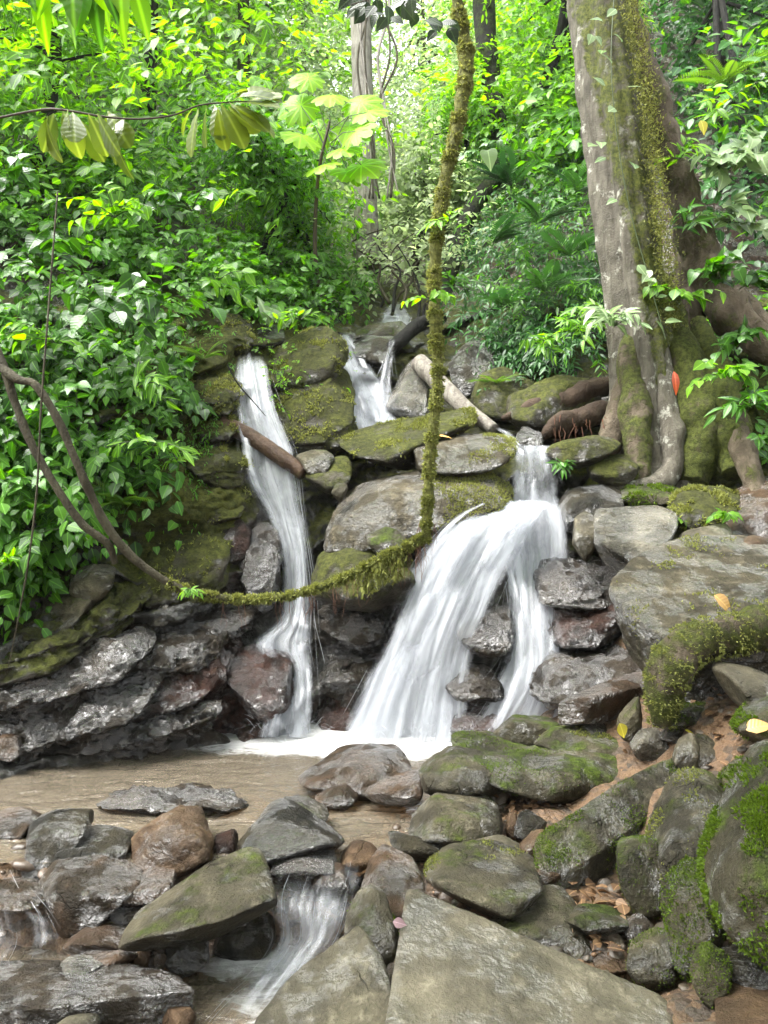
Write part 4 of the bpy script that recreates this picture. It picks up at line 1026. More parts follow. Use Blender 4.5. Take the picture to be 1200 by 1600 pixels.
def pool_mat():
    m, nt = new_mat('pool_water'); g = N(nt)
    pos = g.n('ShaderNodeNewGeometry').outputs['Position']
    n1 = g.noise(g.n('ShaderNodeMapping', {'Vector': pos, 'Scale': (3.2, 8, 1)}).outputs[0], 1.0, 4, .5, dist=.8)
    n2 = g.noise(pos, 38, 3, .6)
    h = g.math('ADD', g.math('MULTIPLY', n1, .8), g.math('MULTIPLY', n2, .18))
    bp = g.n('ShaderNodeBump', {'Height': h, 'Strength': .8, 'Distance': .06})
    foam = g.n('ShaderNodeAttribute', attribute_name='foam').outputs['Fac']
    fn = g.noise(g.n('ShaderNodeMapping', {'Vector': pos, 'Scale': (6, 11, 1)}).outputs[0], 1.0, 6, .68, dist=.8)
    fm = g.ss(g.math('ADD', fn, g.math('SUBTRACT', foam, .5)), .42, .95)
    tr = g.n('ShaderNodeBsdfTransparent', {'Color': (.8, .7, .54, 1)})
    df = g.n('ShaderNodeBsdfDiffuse', {'Color': (.27, .225, .165, 1), 'Normal': bp.outputs[0]})
    a = g.n('ShaderNodeMixShader', {0: .36, 1: tr.outputs[0], 2: df.outputs[0]})
    gl = g.n('ShaderNodeBsdfGlossy', {'Roughness': .06, 'Normal': bp.outputs[0]})
    fr = g.n('ShaderNodeFresnel', {'IOR': 1.5, 'Normal': bp.outputs[0]})
    b = g.n('ShaderNodeMixShader', {0: fr.outputs[0], 1: a.outputs[0], 2: gl.outputs[0]})
    fd = g.n('ShaderNodeBsdfDiffuse', {'Color': (.5, .5, .49, 1), 'Normal': bp.outputs[0]})
    c = g.n('ShaderNodeMixShader', {0: fm, 1: b.outputs[0], 2: fd.outputs[0]})
    g.n('ShaderNodeOutputMaterial', {0: c.outputs[0]})
    return m
PM = pool_mat()
def water_sheet(name, x0, x1, y0, y1, z, step, label, foamf, amp):
    X, Yy = np.meshgrid(np.arange(x0, x1, step), np.arange(y0, y1, step))
    x, y = X.ravel(), Yy.ravel()
    px = x / y * FPX + 600; py = 800 + (CAM_H - z) / y * FPX
    zz = z + amp * fbm(np.stack([x * 4, y * 7, x * 0], -1), 201, 3) + amp * .5 * fbm(np.stack([x * 14, y * 20, x * 0], -1), 202, 2)
    n = X.shape[1]
    i = (np.arange(X.shape[0] - 1)[:, None] * n + np.arange(n - 1)[None, :]).ravel()
    o = obj(name, make_mesh(name, np.stack([x, y, zz], -1), np.stack([i, i + 1, i + n + 1, i + n], -1), PM, attrs={'foam': np.clip(foamf(px, py), 0, 1)}))
    tag(o, label, kind='structure')
def foam_main(px, py):
    return (.8 * blob(px, py, 440, 1152, 260, 36) + .95 * blob(px, py, 620, 1156, 190, 46) + .8 * blob(px, py, 800, 1150, 150, 36) + .3 * blob(px, py, 280, 1250, 260, 18) + .5 * blob(px, py, 520, 1325, 60, 22)
            + .25 * blob(px, py, 420, 1185, 300, 40))
def foam_low(px, py):
    return .62 * blob(px, py, 420, 1560, 130, 110) + .5 * blob(px, py, 40, 1455, 110, 60) + .5 * blob(px, py, 300, 1500, 300, 40)
water_sheet('pool_water', -6.5, 1.25, 3.72, 6.7, 0.0, .035, 'shallow tan pool under the falls with white foam at their feet', foam_main, .010)
water_sheet('lower_water', -5.0, 0.2, 1.6, 3.70, -.30, .035, 'lower stream running out between the front rocks', foam_low, .010)

# ------------------------------------------------------------------ logs, vines, trees
B_VINE = bark_mat('vine_bark', (.034, .028, .016), (.068, .06, .036), moss=.25, mossc=((.05, .06, .01), (.16, .17, .03)))
B_MOSSY = bark_mat('mossy_vine_bark', (.09, .07, .035), (.15, .13, .06), moss=.85, mossc=((.09, .095, .02), (.26, .27, .07)))
B_TREE = bark_mat('big_tree_bark', (.07, .062, .047), (.145, .132, .105), moss=.12, lichen=.8, scale=1.0, stretch=5, mossc=((.05, .065, .01), (.17, .19, .03)))
B_ROOT = bark_mat('root_bark', (.06, .046, .03), (.125, .1, .07), moss=.3, stretch=3, mossc=((.045, .055, .01), (.12, .14, .025)))
B_RED = bark_mat('red_root_bark', (.03, .019, .012), (.06, .04, .026), moss=.1, stretch=2)
B_DARK = bark_mat('dark_trunk_bark', (.006, .006, .005), (.014, .013, .010), moss=.3, mossc=((.02, .03, .008), (.05, .07, .015)))
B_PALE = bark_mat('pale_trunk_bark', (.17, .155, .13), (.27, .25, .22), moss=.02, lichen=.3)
B_LOG = bark_mat('wet_log_bark', (.05, .028, .016), (.105, .064, .038), moss=.02, rough=.4, stretch=3)
B_BEACH = bark_mat('bleached_log_bark', (.14, .12, .10), (.27, .25, .21), moss=.02, rough=.5)

def wood(name, pts, rad, mat, parent=None, seg=14, n=None, rough=.18, freq=5, seed=0, moss=None, shape=None, loc=None):
    pts = np.array([at(*q) for q in pts])
    n = n or max(24, len(pts) * 10)
    path = catmull(pts, n)
    rr = np.interp(np.linspace(0, 1, n), np.linspace(0, 1, len(np.atleast_1d(rad))), np.atleast_1d(rad))
    V, F = tube(path, rr, seg, rough, freq, seed, shape=shape)
    base = np.zeros(3) if parent is not None and loc is None else (path[0] if loc is None else loc)
    if parent is not None: base = np.array(parent.location)
    ms = np.zeros(len(V)) if moss is None else moss(V)
    me = make_mesh(name, V - base, F, mat, attrs={'moss': ms})
    o = obj(name, me, parent, None if parent is not None else base)
    o_path[o.name] = path
    return o
o_path = {}

lg = wood('log', [(346, 660, 7.0), (390, 682, 6.92), (430, 708, 6.85), (474, 740, 6.78)], [.068, .072, .076, .06], B_LOG, rough=.25)
tag(lg, 'reddish wet log lying across the left waterfall', 'log')
lg = wood('log', [(655, 566, 8.2), (690, 602, 7.9), (725, 636, 7.65), (772, 672, 7.3)], [.1, .1, .085, .06], B_BEACH, rough=.12)
tag(lg, 'bleached pale log slanting down behind the hanging vine', 'log')
lg = wood('log', [(598, 556, 8.6), (628, 530, 8.8), (655, 508, 9.0), (690, 495, 9.3)], [.07, .085, .085, .08], B_DARK, rough=.2)
tag(lg, 'dark log lying above the white-shining boulder', 'log')
lg = wood('root', [(784, 654, 7.35), (830, 640, 7.3), (890, 622, 7.35), (960, 596, 7.6)], [.015, .08, .115, .1], B_RED, rough=.6)
tag(lg, 'thick red-brown root above the lip of the right fall', 'root')
lg = wood('root', [(838, 690, 7.15), (870, 668, 7.1), (920, 650, 7.2), (965, 640, 7.45)], [.02, .11, .115, .1], B_RED, rough=.7)
tag(lg, 'lower red-brown root lump with hanging rootlets', 'root')
LUMP = lg
lg = wood('root', [(1240, 950, 4.35), (1180, 985, 4.2), (1110, 996, 4.12), (1060, 1022, 4.1), (1040, 1070, 4.1), (1034, 1130, 4.12)], [.09, .11, .1, .115, .1, .05], B_ROOT, rough=.5, moss=lambda V: np.full(len(V), .55), seg=18)
tag(lg, 'thick mossy root curling down under the jutting boulder', 'root')
CURL = lg
lg = wood('root', [(1138, 640, 6.9), (1160, 700, 6.6), (1180, 760, 6.3), (1188, 830, 6.0), (1190, 870, 5.8)], [.14, .11, .08, .07, .06], B_ROOT, rough=.25, moss=lambda V: np.full(len(V), .3))
tag(lg, 'dangling root reaching down the bank at the right edge', 'root')

# moss tufts -------------------------------------------------------
def tuft_mesh(P, Nn, size, r_, mat, k=3, base=(0, 0, 0), flat=.5):
    """k narrow blades at each point"""
    n = len(P)
    P = np.repeat(P, k, 0); Nn = np.repeat(Nn, k, 0)
    D = norm(Nn + r_.normal(size=P.shape) * flat)
    S = norm(np.cross(D, r_.normal(size=P.shape)))
    L = size * r_.uniform(.5, 1.4, len(P))[:, None]
    w = L * .22
    V = np.stack([P - S * w, P + S * w, P + D * L * .6 + S * w * .8, P + D * L + r_.normal(size=P.shape) * L * .2, ], 1).reshape(-1, 3) - np.asarray(base)
    i = np.arange(len(P)) * 4
    F = np.stack([i, i + 1, i + 2, i + 3], -1)
    return make_mesh('moss', V, F, mat, smooth=False, attrs={'rnd': np.repeat(r_.random(len(P)), 4)}, uv=np.zeros((len(V), 2)) + .5)
MOSS_LEAF = leaf_mat('moss_blades', (.09, .10, .022), (.32, .34, .10), rough=.6, trans=.3, spec=.2, vein=False)
MOSS_GREEN = leaf_mat('green_moss_blades', (.035, .06, .006), (.14, .22, .02), rough=.6, trans=.3, spec=.2, vein=False)

def surf_points(V, F, count, r_, mask=None):
    A, B, C = V[F[:, 0]], V[F[:, 1]], V[F[:, 2]]
    cr = np.cross(B - A, C - A)
    ar = np.linalg.norm(cr, axis=1)
    nn = norm(cr)
    cen = (A + B + C) / 3
    w = ar * (mask(cen, nn) if mask else 1)
    if w.sum() <= 0: return np.zeros((0, 3)), np.zeros((0, 3))
    i = r_.choice(len(F), count, p=w / w.sum())
    u, v = r_.random(count), r_.random(count)
    fl = u + v > 1
    u[fl], v[fl] = 1 - u[fl], 1 - v[fl]
    return A[i] + (B - A)[i] * u[:, None] + (C - A)[i] * v[:, None], nn[i]

def moss_on_rock(key, count, size, mat, cover=.15, up=.4, seed=0, k=3, xmin=None):
    o, V, F = ROCKS[key]
    r_ = rng(seed + 500)
    def mask(c, n):
        return np.clip(fbm(c * 6, seed, 4) + cover - .1, 0, 1) ** .7 * np.clip(n[:, 2] * up + (1 - up) * .7, 0, 1) * (1 if xmin is None else sstep(c[:, 0] + .25 * fbm(c * 4, seed + 2, 2), xmin, xmin + .15))
    P, nn = surf_points(V, F, count, r_, mask)
    me = tuft_mesh(P, nn, size, r_, mat, k, base=np.array(o.location))
    tag(obj('moss', me, o), kind='stuff')

def moss_on_path(o, path, rad, count, size, mat, seed, k=3, frac=(0, 1)):
    r_ = rng(seed)
    t = r_.uniform(frac[0], frac[1], count) * (len(path) - 1)
    # clumps
    t = np.clip(t + 1.6 * np.sin(t * .9) + .8 * np.sin(t * 2.3 + 1), 0, len(path) - 1.001)
    j = t.astype(int); f = (t - j)[:, None]
    P = path[j] * (1 - f) + path[np.minimum(j + 1, len(path) - 1)] * f
    rd = np.interp(t / (len(path) - 1), np.linspace(0, 1, len(rad)), rad)[:, None]
    T = norm(np.gradient(path, axis=0))[j]
    D = r_.normal(size=P.shape); D = norm(D - T * (D * T).sum(1, keepdims=True))
    me = tuft_mesh(P + D * rd * .95, norm(D + [0, 0, -.25]), size, r_, mat, k, base=np.array(o.location))
    tag(obj('moss', me, o), kind='stuff')

moss_on_path(CURL, o_path[CURL.name], np.array([.11, .12, .12, .125, .12, .07]), 2200, .014, MOSS_LEAF, 14)
# ---- the hanging mossy vine and its loop
hv_pts = [(712, -120, 5.15), (714, 0, 5.15), (729, 90, 5.15), (716, 190, 5.12), (692, 300, 5.1), (679, 420, 5.08), (681, 520, 5.05), (684, 600, 5.03), (673, 700, 5.02), (668, 790, 5.0), (664, 846, 5.0)]
hv_rad = [.04, .042, .05, .044, .042, .036, .04, .034, .036, .03, .026]
hv = wood('hanging_vine', hv_pts, hv_rad, B_MOSSY, n=130, seg=14, rough=.4, freq=9, seed=4, loc=at(664, 846, 5.0))
tag(hv, 'thick hanging vine shaggy with yellow-green moss in mid picture', 'vine')
moss_on_path(hv, o_path[hv.name], np.array(hv_rad), 5200, .02, MOSS_LEAF, 11, k=3)
r_ = rng(91)
def rootlets(parent, starts, lens, mat, seed, rad=.002):
    r_ = rng(seed)
    for s, L in zip(starts, lens):
        n = 7
        t = np.linspace(0, 1, n)[:, None]
        p = s + np.array([0, 0, -1.0]) * L * t + np.cumsum(r_.normal(size=(n, 3)) * .008, 0) * [1, 1, .2]
        V, F = tube(p, np.linspace(rad, rad * .5, n), 4, cap=False)
        obj('rootlet', make_mesh('rootlet', V - np.array(parent.location), F, mat, attrs={'rnd': np.zeros(len(V))}), parent)
M_ROOTLET = plain_mat('rootlet_fibre', (.10, .04, .02), (.2, .09, .05), .7)
st = [at(664 + r_.uniform(-14, 16), 800 + r_.uniform(0, 45), 5.0 + r_.uniform(-.03, .03)) for _ in range(14)]
rootlets(hv, st, r_.uniform(.12, .3, 14), M_ROOTLET, 92)

r2_ = rng(97)
rootlets(LUMP, [at(r2_.uniform(865, 950), r2_.uniform(648, 668), 7.0) for _ in range(16)], r2_.uniform(.08, .26, 16), M_ROOTLET, 98, .004)
lp_pts = [(664, 838, 5.0), (640, 852, 5.0), (596, 872, 5.05), (540, 902, 5.12), (486, 922, 5.2), (430, 934, 5.25), (370, 936, 5.3), (310, 928, 5.3), (255, 906, 5.25), (200, 864, 5.2), (160, 810, 5.15), (125, 735, 5.1), (92, 660, 5.1), (55, 602, 5.1), (20, 588, 5.15), (-60, 520, 5.3)]
lp_rad = [0.023, 0.027, 0.027, 0.025, 0.023, 0.023, 0.025, 0.027, 0.028, 0.030, 0.028, 0.027, 0.027, 0.028, 0.031, 0.035]
lp = wood('vine', lp_pts, lp_rad, B_VINE, n=150, seg=12, rough=.3, freq=8, seed=6, loc=at(380, 935, 5.3), moss=lambda V: np.clip(.9 * sstep(V[:, 0], -1.4, -.9), 0, 1))
tag(lp, 'long sagging vine looping from the left bank to the hanging vine', 'vine')
moss_on_path(lp, o_path[lp.name], np.array(lp_rad), 4200, .02, MOSS_LEAF, 12, k=3, frac=(0, .52))
r_ = rng(93)
st = []
for _ in range(46):
    k = int(r_.beta(1.1, 1.4) * 70); st.append(o_path[lp.name][k] + [0, 0, -.03])
rootlets(lp, st, r_.uniform(.06, .24, 46), M_ROOTLET, 94, .0018)
# mossy beard hanging from the loop
P = o_path[lp.name][14:26]
r_ = rng(95)
pp = P[r_.integers(0, len(P), 500)] + r_.normal(size=(500, 3)) * [.03, .02, .0] + np.c_[np.zeros((500, 2)), -r_.beta(1, 2, 500) * .2]
me = tuft_mesh(pp, np.tile([0, 0, -1.0], (500, 1)), .03, r_, MOSS_LEAF, 3, base=np.array(lp.location), flat=.35)
tag(obj('moss', me, lp), kind='stuff')

v2 = wood('vine', [(-60, 430, 5.4), (0, 560, 5.2), (22, 625, 5.18), (50, 695, 5.15), (92, 768, 5.15), (130, 820, 5.17), (168, 850, 5.2), (180, 880, 5.25)], [.03, .03, .028, .028, .028, .026, .026, .022], B_VINE, n=80, seg=12, rough=.3, freq=8, seed=9)
tag(v2, 'second bare brown vine joining the loop at the left bank', 'vine')
v3 = wood('vine', [(90, 300, 5.3), (76, 480, 5.1), (64, 640, 5.0), (58, 760, 5.0), (44, 880, 5.0), (20, 1010, 5.05), (8, 1060, 5.1)], [.006, .007, .008, .008, .007, .005, .004], B_VINE, n=60, seg=6, rough=.3, seed=10)
tag(v3, 'thin straggling vine hanging straight at the left edge', 'vine')
v4 = wood('vine', [(355, 570, 7.0), (372, 600, 6.95), (398, 630, 6.95), (415, 650, 6.95)], [.006, .006, .005, .003], B_DARK, n=30, seg=6)
tag(v4, 'thin dark twig hanging in front of the left waterfall top', 'twig')

# ---- the big buttressed tree
TB = at(1010, 750, 7.2)
big = empty('buttress_tree', TB)
tag(big, 'huge buttressed tree with lichen bark and mossy roots on the right bank', 'tree')
def trunk_shape(TH, TT):
    flare = 1 + .35 * np.clip((.22 - TT) / .22, 0, 1) ** 1.5
    lob = .15 * np.cos(3 * TH + 1.2 + .5 * TT) + .09 * np.cos(5 * TH + .5 - .8 * TT) + .06 * np.cos(9 * TH + 2.0 + TT) + .03 * np.cos(17 * TH + 4 * TT)
    return flare * (1 + lob * (.75 + 1.6 * np.clip((.35 - TT) / .35, 0, 1)))
tr = wood('trunk', [(1020, 775, 7.25), (1014, 690, 7.25), (1010, 600, 7.25), (1000, 500, 7.28), (985, 380, 7.3), (968, 240, 7.35), (950, 100, 7.4), (938, 0, 7.45), (920, -160, 7.5), (900, -400, 7.6)], [.34, .29, .265, .265, .275, .28, .28, .28, .27, .26], B_TREE, big, seg=110, n=220, rough=.10, freq=4, shape=trunk_shape,
          moss=lambda V: .95 * sstep(V[:, 0] - (2.52 - .17 * (V[:, 2] - 2)), .0, .12) * sstep(V[:, 2], 1.8, 2.6) + .5 * sstep(V[:, 2], 2.8, 2.2) + .7 * sstep((2.13 - .165 * (V[:, 2] - 2)) - V[:, 0], .0, .1))
for pts, rad, ms in [
    ([(965, -20, 7.6), (1000, 90, 7.6), (1036, 200, 7.6), (1068, 310, 7.6), (1104, 420, 7.55), (1150, 500, 7.4), (1210, 560, 7.2)], [.13, .14, .14, .16, .19, .19, .12], .3),
    ([(1090, 380, 7.75), (1130, 450, 7.6), (1190, 510, 7.4), (1260, 560, 7.1)], [.1, .13, .12, .08], .25),
    ([(1070, 330, 7.8), (1080, 430, 7.75), (1078, 520, 7.65), (1090, 600, 7.5), (1110, 660, 7.3)], [.13, .16, .17, .15, .1], .3),
    ([(985, 480, 7.35), (986, 560, 7.15), (992, 640, 6.95), (1000, 700, 6.85), (990, 745, 6.75), (960, 768, 6.7)], [.04, .12, .13, .13, .11, .03], .55),
    ([(1026, 460, 7.3), (1036, 580, 7.05), (1050, 680, 6.85), (1050, 735, 6.75), (1020, 758, 6.7), (960, 764, 6.65), (900, 768, 6.6)], [.03, .09, .1, .1, .085, .055, .02], .1),
    ([(1040, 440, 7.35), (1070, 560, 7.12), (1090, 640, 6.95), (1095, 700, 6.85), (1085, 755, 6.75)], [.05, .17, .19, .2, .12], .75),
    ([(1090, 500, 7.3), (1120, 600, 7.0), (1140, 680, 6.8), (1150, 740, 6.6)], [.06, .17, .2, .1], .8),
    ([(990, 540, 7.3), (968, 640, 7.1), (952, 695, 7.0), (925, 735, 6.9)], [.04, .11, .11, .03], .2)]:
    wood('buttress_root', pts, rad, B_ROOT if ms > .12 else B_TREE, big, seg=28, n=70, rough=.42, freq=5, seed=int(pts[0][0]), moss=lambda V, ms=ms: np.full(len(V), ms))
# moss fur down the right ridge of the trunk
r_ = rng(131)
ridge = np.array([at(*q) for q in [(985, 0, 7.08), (1005, 120, 7.05), (1020, 230, 7.02), (1030, 330, 7.0), (1040, 420, 6.98), (1050, 500, 6.95)]])
path = catmull(ridge, 60)
k = r_.integers(0, 60, 5200)
pp = path[k] + r_.normal(size=(5200, 3)) * [.055, .05, .05]
me = tuft_mesh(pp, np.tile([.2, -.9, .1], (5200, 1)), .02, r_, MOSS_LEAF, 2, base=TB, flat=.7)
tag(obj('moss', me, big), kind='stuff')

# ---- other trunks further back
def simple_tree(label, pts, rad, mat, crown=None, name='tree', moss=0., n=60):
    base = at(*pts[0])
    e = empty(name, base)
    tag(e, label, 'tree')
    wood('trunk', pts, rad, mat, e, seg=18, n=n, rough=.12, freq=3, seed=int(pts[0][0]), moss=lambda V: np.full(len(V), moss))
    return e
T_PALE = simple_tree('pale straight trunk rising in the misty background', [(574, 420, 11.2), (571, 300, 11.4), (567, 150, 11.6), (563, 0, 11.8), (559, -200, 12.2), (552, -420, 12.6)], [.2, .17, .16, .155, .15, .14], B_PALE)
T_DARK = simple_tree('dark crooked trunk right behind the hanging vine', [(690, 540, 10.4), (702, 430, 11.0), (735, 330, 11.6), (782, 260, 12.0), (775, 170, 12.2), (760, 70, 12.4), (756, -40, 12.6), (762, -300, 13.)], [.12, .12, .125, .13, .15, .17, .19, .18], B_DARK, moss=.45)
T_THIN = simple_tree('slim dark trunk in the upper right foliage', [(1128, 330, 10.8), (1124, 200, 11), (1120, 60, 11.3), (1118, -150, 11.8)], [.06, .055, .05, .04], B_DARK)
T_THIN2 = simple_tree('slim leaning trunk at the top right corner', [(1172, 300, 10.8), (1150, 120, 11), (1128, 0, 11.3), (1112, -150, 11.8)], [.05, .05, .045, .04], B_DARK)
r_ = rng(77)
for k in range(9):
    x0 = 566 + r_.uniform(-6, 40)
    pts = [(x0, -60, 11.0)] + [(x0 + r_.normal(0, 7) + j * 3, -60 + j * 74, 11.0 - j * .1) for j in range(1, 6)]
    lo = wood('liana', pts, [.012, .015, .012], B_PALE if k % 2 else B_VINE, seg=6, n=40, seed=k)
    tag(lo, 'pale thin liana hanging beside the pale background trunk', 'liana', 'lianas beside the pale trunk')
for k in range(10):
    x0 = 560 + r_.uniform(0, 110); y0 = 380 + r_.uniform(-20, 40)
    pts = [(x0, y0 + 110, 9.9)] + [(x0 + r_.normal(0, 14) + j * r_.uniform(-8, 10), y0 + 110 - j * 32, 10.2 + j * .1) for j in range(1, 5)]
    lo = wood('twig', pts, [.022, .018, .012, .007], B_VINE if k % 2 else B_DARK, seg=6, n=30, seed=k + 40)
    tag(lo, 'bare brown twig in the tangle above the upper fall', 'twig', 'bare twigs above the upper fall')

# moss on stones near the viewer
for key, cnt, sz, mt, cov in [('R21', 5850, .011, MOSS_GREEN, .12), ('R22', 1690, .008, MOSS_GREEN, .45), ('R19', 845, .009, MOSS_LEAF, .05), ('R8', 1950, .007, MOSS_GREEN, .1), ('R9', 1430, .007, MOSS_GREEN, .15),
                         ('R20', 585, .006, MOSS_GREEN, .5), ('R24', 455, .006, MOSS_GREEN, .6), ('R17', 780, .009, MOSS_GREEN, .5), ('R12', 455, .012, MOSS_LEAF, 0), ('M5', 1200, .02, MOSS_LEAF, 0),
                         ('B4', 900, .02, MOSS_GREEN, .2), ('B5', 1400, .025, MOSS_LEAF, .1), ('F23', 500, .01, MOSS_GREEN, -.05), ('R2', 325, .008, MOSS_LEAF, -.1), ('R23', 455, .006, MOSS_GREEN, .5), ('B1', 900, .014, MOSS_LEAF, -.1), ('R27', 325, .012, MOSS_GREEN, .1), ('R29', 455, .014, MOSS_GREEN, .1)] + [('LC%d' % q, 700, .022, MOSS_LEAF, .05) for q in range(6)] + [('M12', 900, .022, MOSS_LEAF, 0), ('M13', 1000, .022, MOSS_LEAF, 0)]:
    moss_on_rock(key, cnt, sz, mt, cov, seed=len(key) * 31 + cnt)

moss_on_rock('M1', 6000, .014, MOSS_LEAF, .5, seed=611, xmin=at(665, 0, 6.45)[0])
moss_on_rock('M4', 1600, .014, MOSS_LEAF, .4, seed=612, xmin=at(740, 0, 6.85)[0])

# ------------------------------------------------------------------ leaves
def leaf_shape(kind, fold=.18, droop=.25, K=4):
    """vertices (x across, y along 0..1, z up), faces, uv"""
    prof = {'ovate': [(.12, .20), (.34, .36), (.62, .29), (.84, .12)],
            'lance': [(.15, .11), (.40, .17), (.66, .13), (.86, .06)],
            'heart': [(-.06, .30), (.16, .46), (.48, .38), (.78, .16)],
            'obov':  [(.20, .10), (.48, .20), (.74, .25), (.92, .14)],
            'strap': [(.12, .07), (.40, .10), (.70, .09), (.90, .045)]}[kind]
    # K stations along the leaf, outline smoothed through prof
    cy_ = np.array([0] + [q[0] for q in prof] + [1]); cw = np.array([0] + [q[1] for q in prof] + [0])
    tt = np.linspace(0, len(cy_) - 1, K + 1)
    sm = catmull(np.stack([cy_, cw, cw * 0], -1), K + 1)
    ys, ws = sm[:, 0], np.maximum(sm[:, 1], 0)
    ys[0], ws[0], ys[-1], ws[-1] = 0, 0, 1, 0
    V, uv = [], []
    for i in range(K + 1):
        y = max(ys[i], 0); z = -droop * y * y
        V.append((0, y, z)); uv.append((0, y))
    for s in (-1, 1):
        for i in range(1, K):
            y, w = ys[i], ws[i]
            yy = max(y, 0)
            V.append((s * w, y, -droop * yy * yy + fold * w - (.02 if i % 2 else 0))); uv.append((s * w, yy))
    F3, F4 = [], []
    L = [K + 1 + q for q in range(K - 1)]; R = [2 * K + q for q in range(K - 1)]
    F3 += [(0, 1, L[0]), (0, R[0], 1), (L[-1], K - 1, K), (K - 1, R[-1], K)]
    for i in range(K - 2):
        F4 += [(L[i], 1 + i, 2 + i, L[i + 1]), (1 + i, R[i], R[i + 1], 2 + i)]
    return np.array(V, float), [np.array(F3), np.array(F4)], np.array(uv, float)

def leaf_small(w=.3, fold=.15, droop=.2):
    V = np.array([(0, 0, 0), (0, .5, -droop * .25), (0, 1, -droop), (-w * .85, .26, fold * w - droop * .07), (-w * .8, .64, fold * w - droop * .4), (w * .85, .26, fold * w - droop * .07), (w * .8, .64, fold * w - droop * .4)], float)
    return V, [np.array([(0, 1, 3), (3, 1, 4), (4, 1, 2), (0, 5, 1), (5, 6, 1), (6, 2, 1)])], V[:, :2].copy()

def frames(D, Nn):
    D = norm(D)
    X = norm(np.cross(D, Nn))
    Z = np.cross(X, D)
    return X, D, Z

def leaves_mesh(name, P, D, Nn, S, base, mat, r_, origin=(0, 0, 0), wid=None):
    bv, bf, buv = base
    X, Y, Z = frames(D, Nn)
    n, k = len(P), len(bv)
    S = np.asarray(S)[:, None, None]
    wx = 1.0 if wid is None else np.asarray(wid)[:, None, None]
    V = P[:, None, :] + S * (X[:, None, :] * bv[None, :, 0:1] * wx + Y[:, None, :] * bv[None, :, 1:2] + Z[:, None, :] * bv[None, :, 2:3])
    offs = (np.arange(n) * k)[:, None, None]
    F = [(f[None] + offs).reshape(-1, f.shape[1]) for f in bf]
    rnd = np.repeat(r_.random(n), k)
    return make_mesh(name, V.reshape(-1, 3) - np.asarray(origin), F, mat, attrs={'rnd': rnd}, uv=np.tile(buv, (n, 1)))

def sprays(P0, D0, L, k, r_, droop=.4, spread=.8, upn=.9):
    """twigs with leaves on alternate sides -> leaf base points, directions, normals"""
    n = len(P0)
    D0 = norm(D0)
    t = (np.arange(k) + .6) / k
    L = np.broadcast_to(L, (n,))[:, None, None]
    P = P0[:, None, :] + D0[:, None, :] * t[None, :, None] * L + np.array([0, 0, -1.0]) * (t ** 2)[None, :, None] * droop * L
    T = norm(D0[:, None, :] + np.array([0, 0, -1.0]) * (2 * t * droop)[None, :, None])
    up = norm(np.array([0, -.25, 1.0]) + r_.normal(size=(n, 1, 3)) * .35)
    S = norm(np.cross(T, np.broadcast_to(up, T.shape)))
    sg = np.where((np.arange(k) % 2) == 0, 1, -1)[None, :, None]
    sg = np.where(np.arange(k)[None, :, None] == k - 1, 0.15, sg)
    D = norm(T * .75 + S * sg * spread + r_.normal(size=P.shape) * .22 + np.array([0, 0, -.18]))
    Nn = norm(up * upn + np.array([0, -.35, .2]) + r_.normal(size=P.shape) * .38)
    return P.reshape(-1, 3), D.reshape(-1, 3), Nn.reshape(-1, 3)

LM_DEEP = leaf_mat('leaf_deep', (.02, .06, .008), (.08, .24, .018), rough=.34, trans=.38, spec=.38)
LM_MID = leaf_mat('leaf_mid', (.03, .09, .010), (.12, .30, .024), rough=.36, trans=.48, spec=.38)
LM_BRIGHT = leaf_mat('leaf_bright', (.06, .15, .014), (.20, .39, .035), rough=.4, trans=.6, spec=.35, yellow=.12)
LM_HAZE_FAR = leaf_mat('leaf_haze_far', (.15, .21, .09), (.36, .44, .20), rough=.5, trans=.5, vein=False)  # distance haze is mixed into this leaf colour
LM_HAZE_PALE = leaf_mat('leaf_haze_pale', (.17, .25, .09), (.36, .46, .18), rough=.55, trans=.5, vein=False)  # pale greens paint the mist over the farthest treetops
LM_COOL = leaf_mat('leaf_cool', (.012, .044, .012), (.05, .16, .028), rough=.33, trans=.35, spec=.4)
LO_DEEP = leaf_mat('leaf_part_deep', (.02, .06, .008), (.08, .23, .018), rough=.3, trans=.38, objrand=True, spec=.42)
LO_BRIGHT = leaf_mat('leaf_part_bright', (.06, .16, .014), (.20, .39, .03), rough=.36, trans=.52, objrand=True, spec=.4)
LO_OLIVE = leaf_mat('leaf_part_olive', (.07, .11, .014), (.17, .215, .03), rough=.35, trans=.5, objrand=True)
LO_GREY = leaf_mat('leaf_part_grey', (.12, .19, .08), (.26, .34, .17), rough=.22, trans=.3, objrand=True)
LO_CEC = leaf_mat('leaf_part_lime', (.18, .34, .012), (.28, .48, .02), rough=.42, trans=.55, objrand=True, spec=.3)
LO_DARK = leaf_mat('leaf_part_dark', (.01, .022, .006), (.03, .06, .012), rough=.35, trans=.3, objrand=True)

SH_OV, SH_LA, SH_HE = leaf_shape('ovate'), leaf_shape('lance'), leaf_shape('heart', fold=.1, droop=.15)
SH_SM = leaf_small()

def in_poly(px, py, poly):
    poly = np.array(poly, float)
    ins = np.zeros(len(px), bool)
    j = len(poly) - 1
    for i in range(len(poly)):
        xi, yi = poly[i]; xj, yj = poly[j]
        c = ((yi > py) != (yj > py)) & (px < (xj - xi) * (py - yi) / (yj - yi + 1e-12) + xi)
        ins ^= c; j = i
    return ins

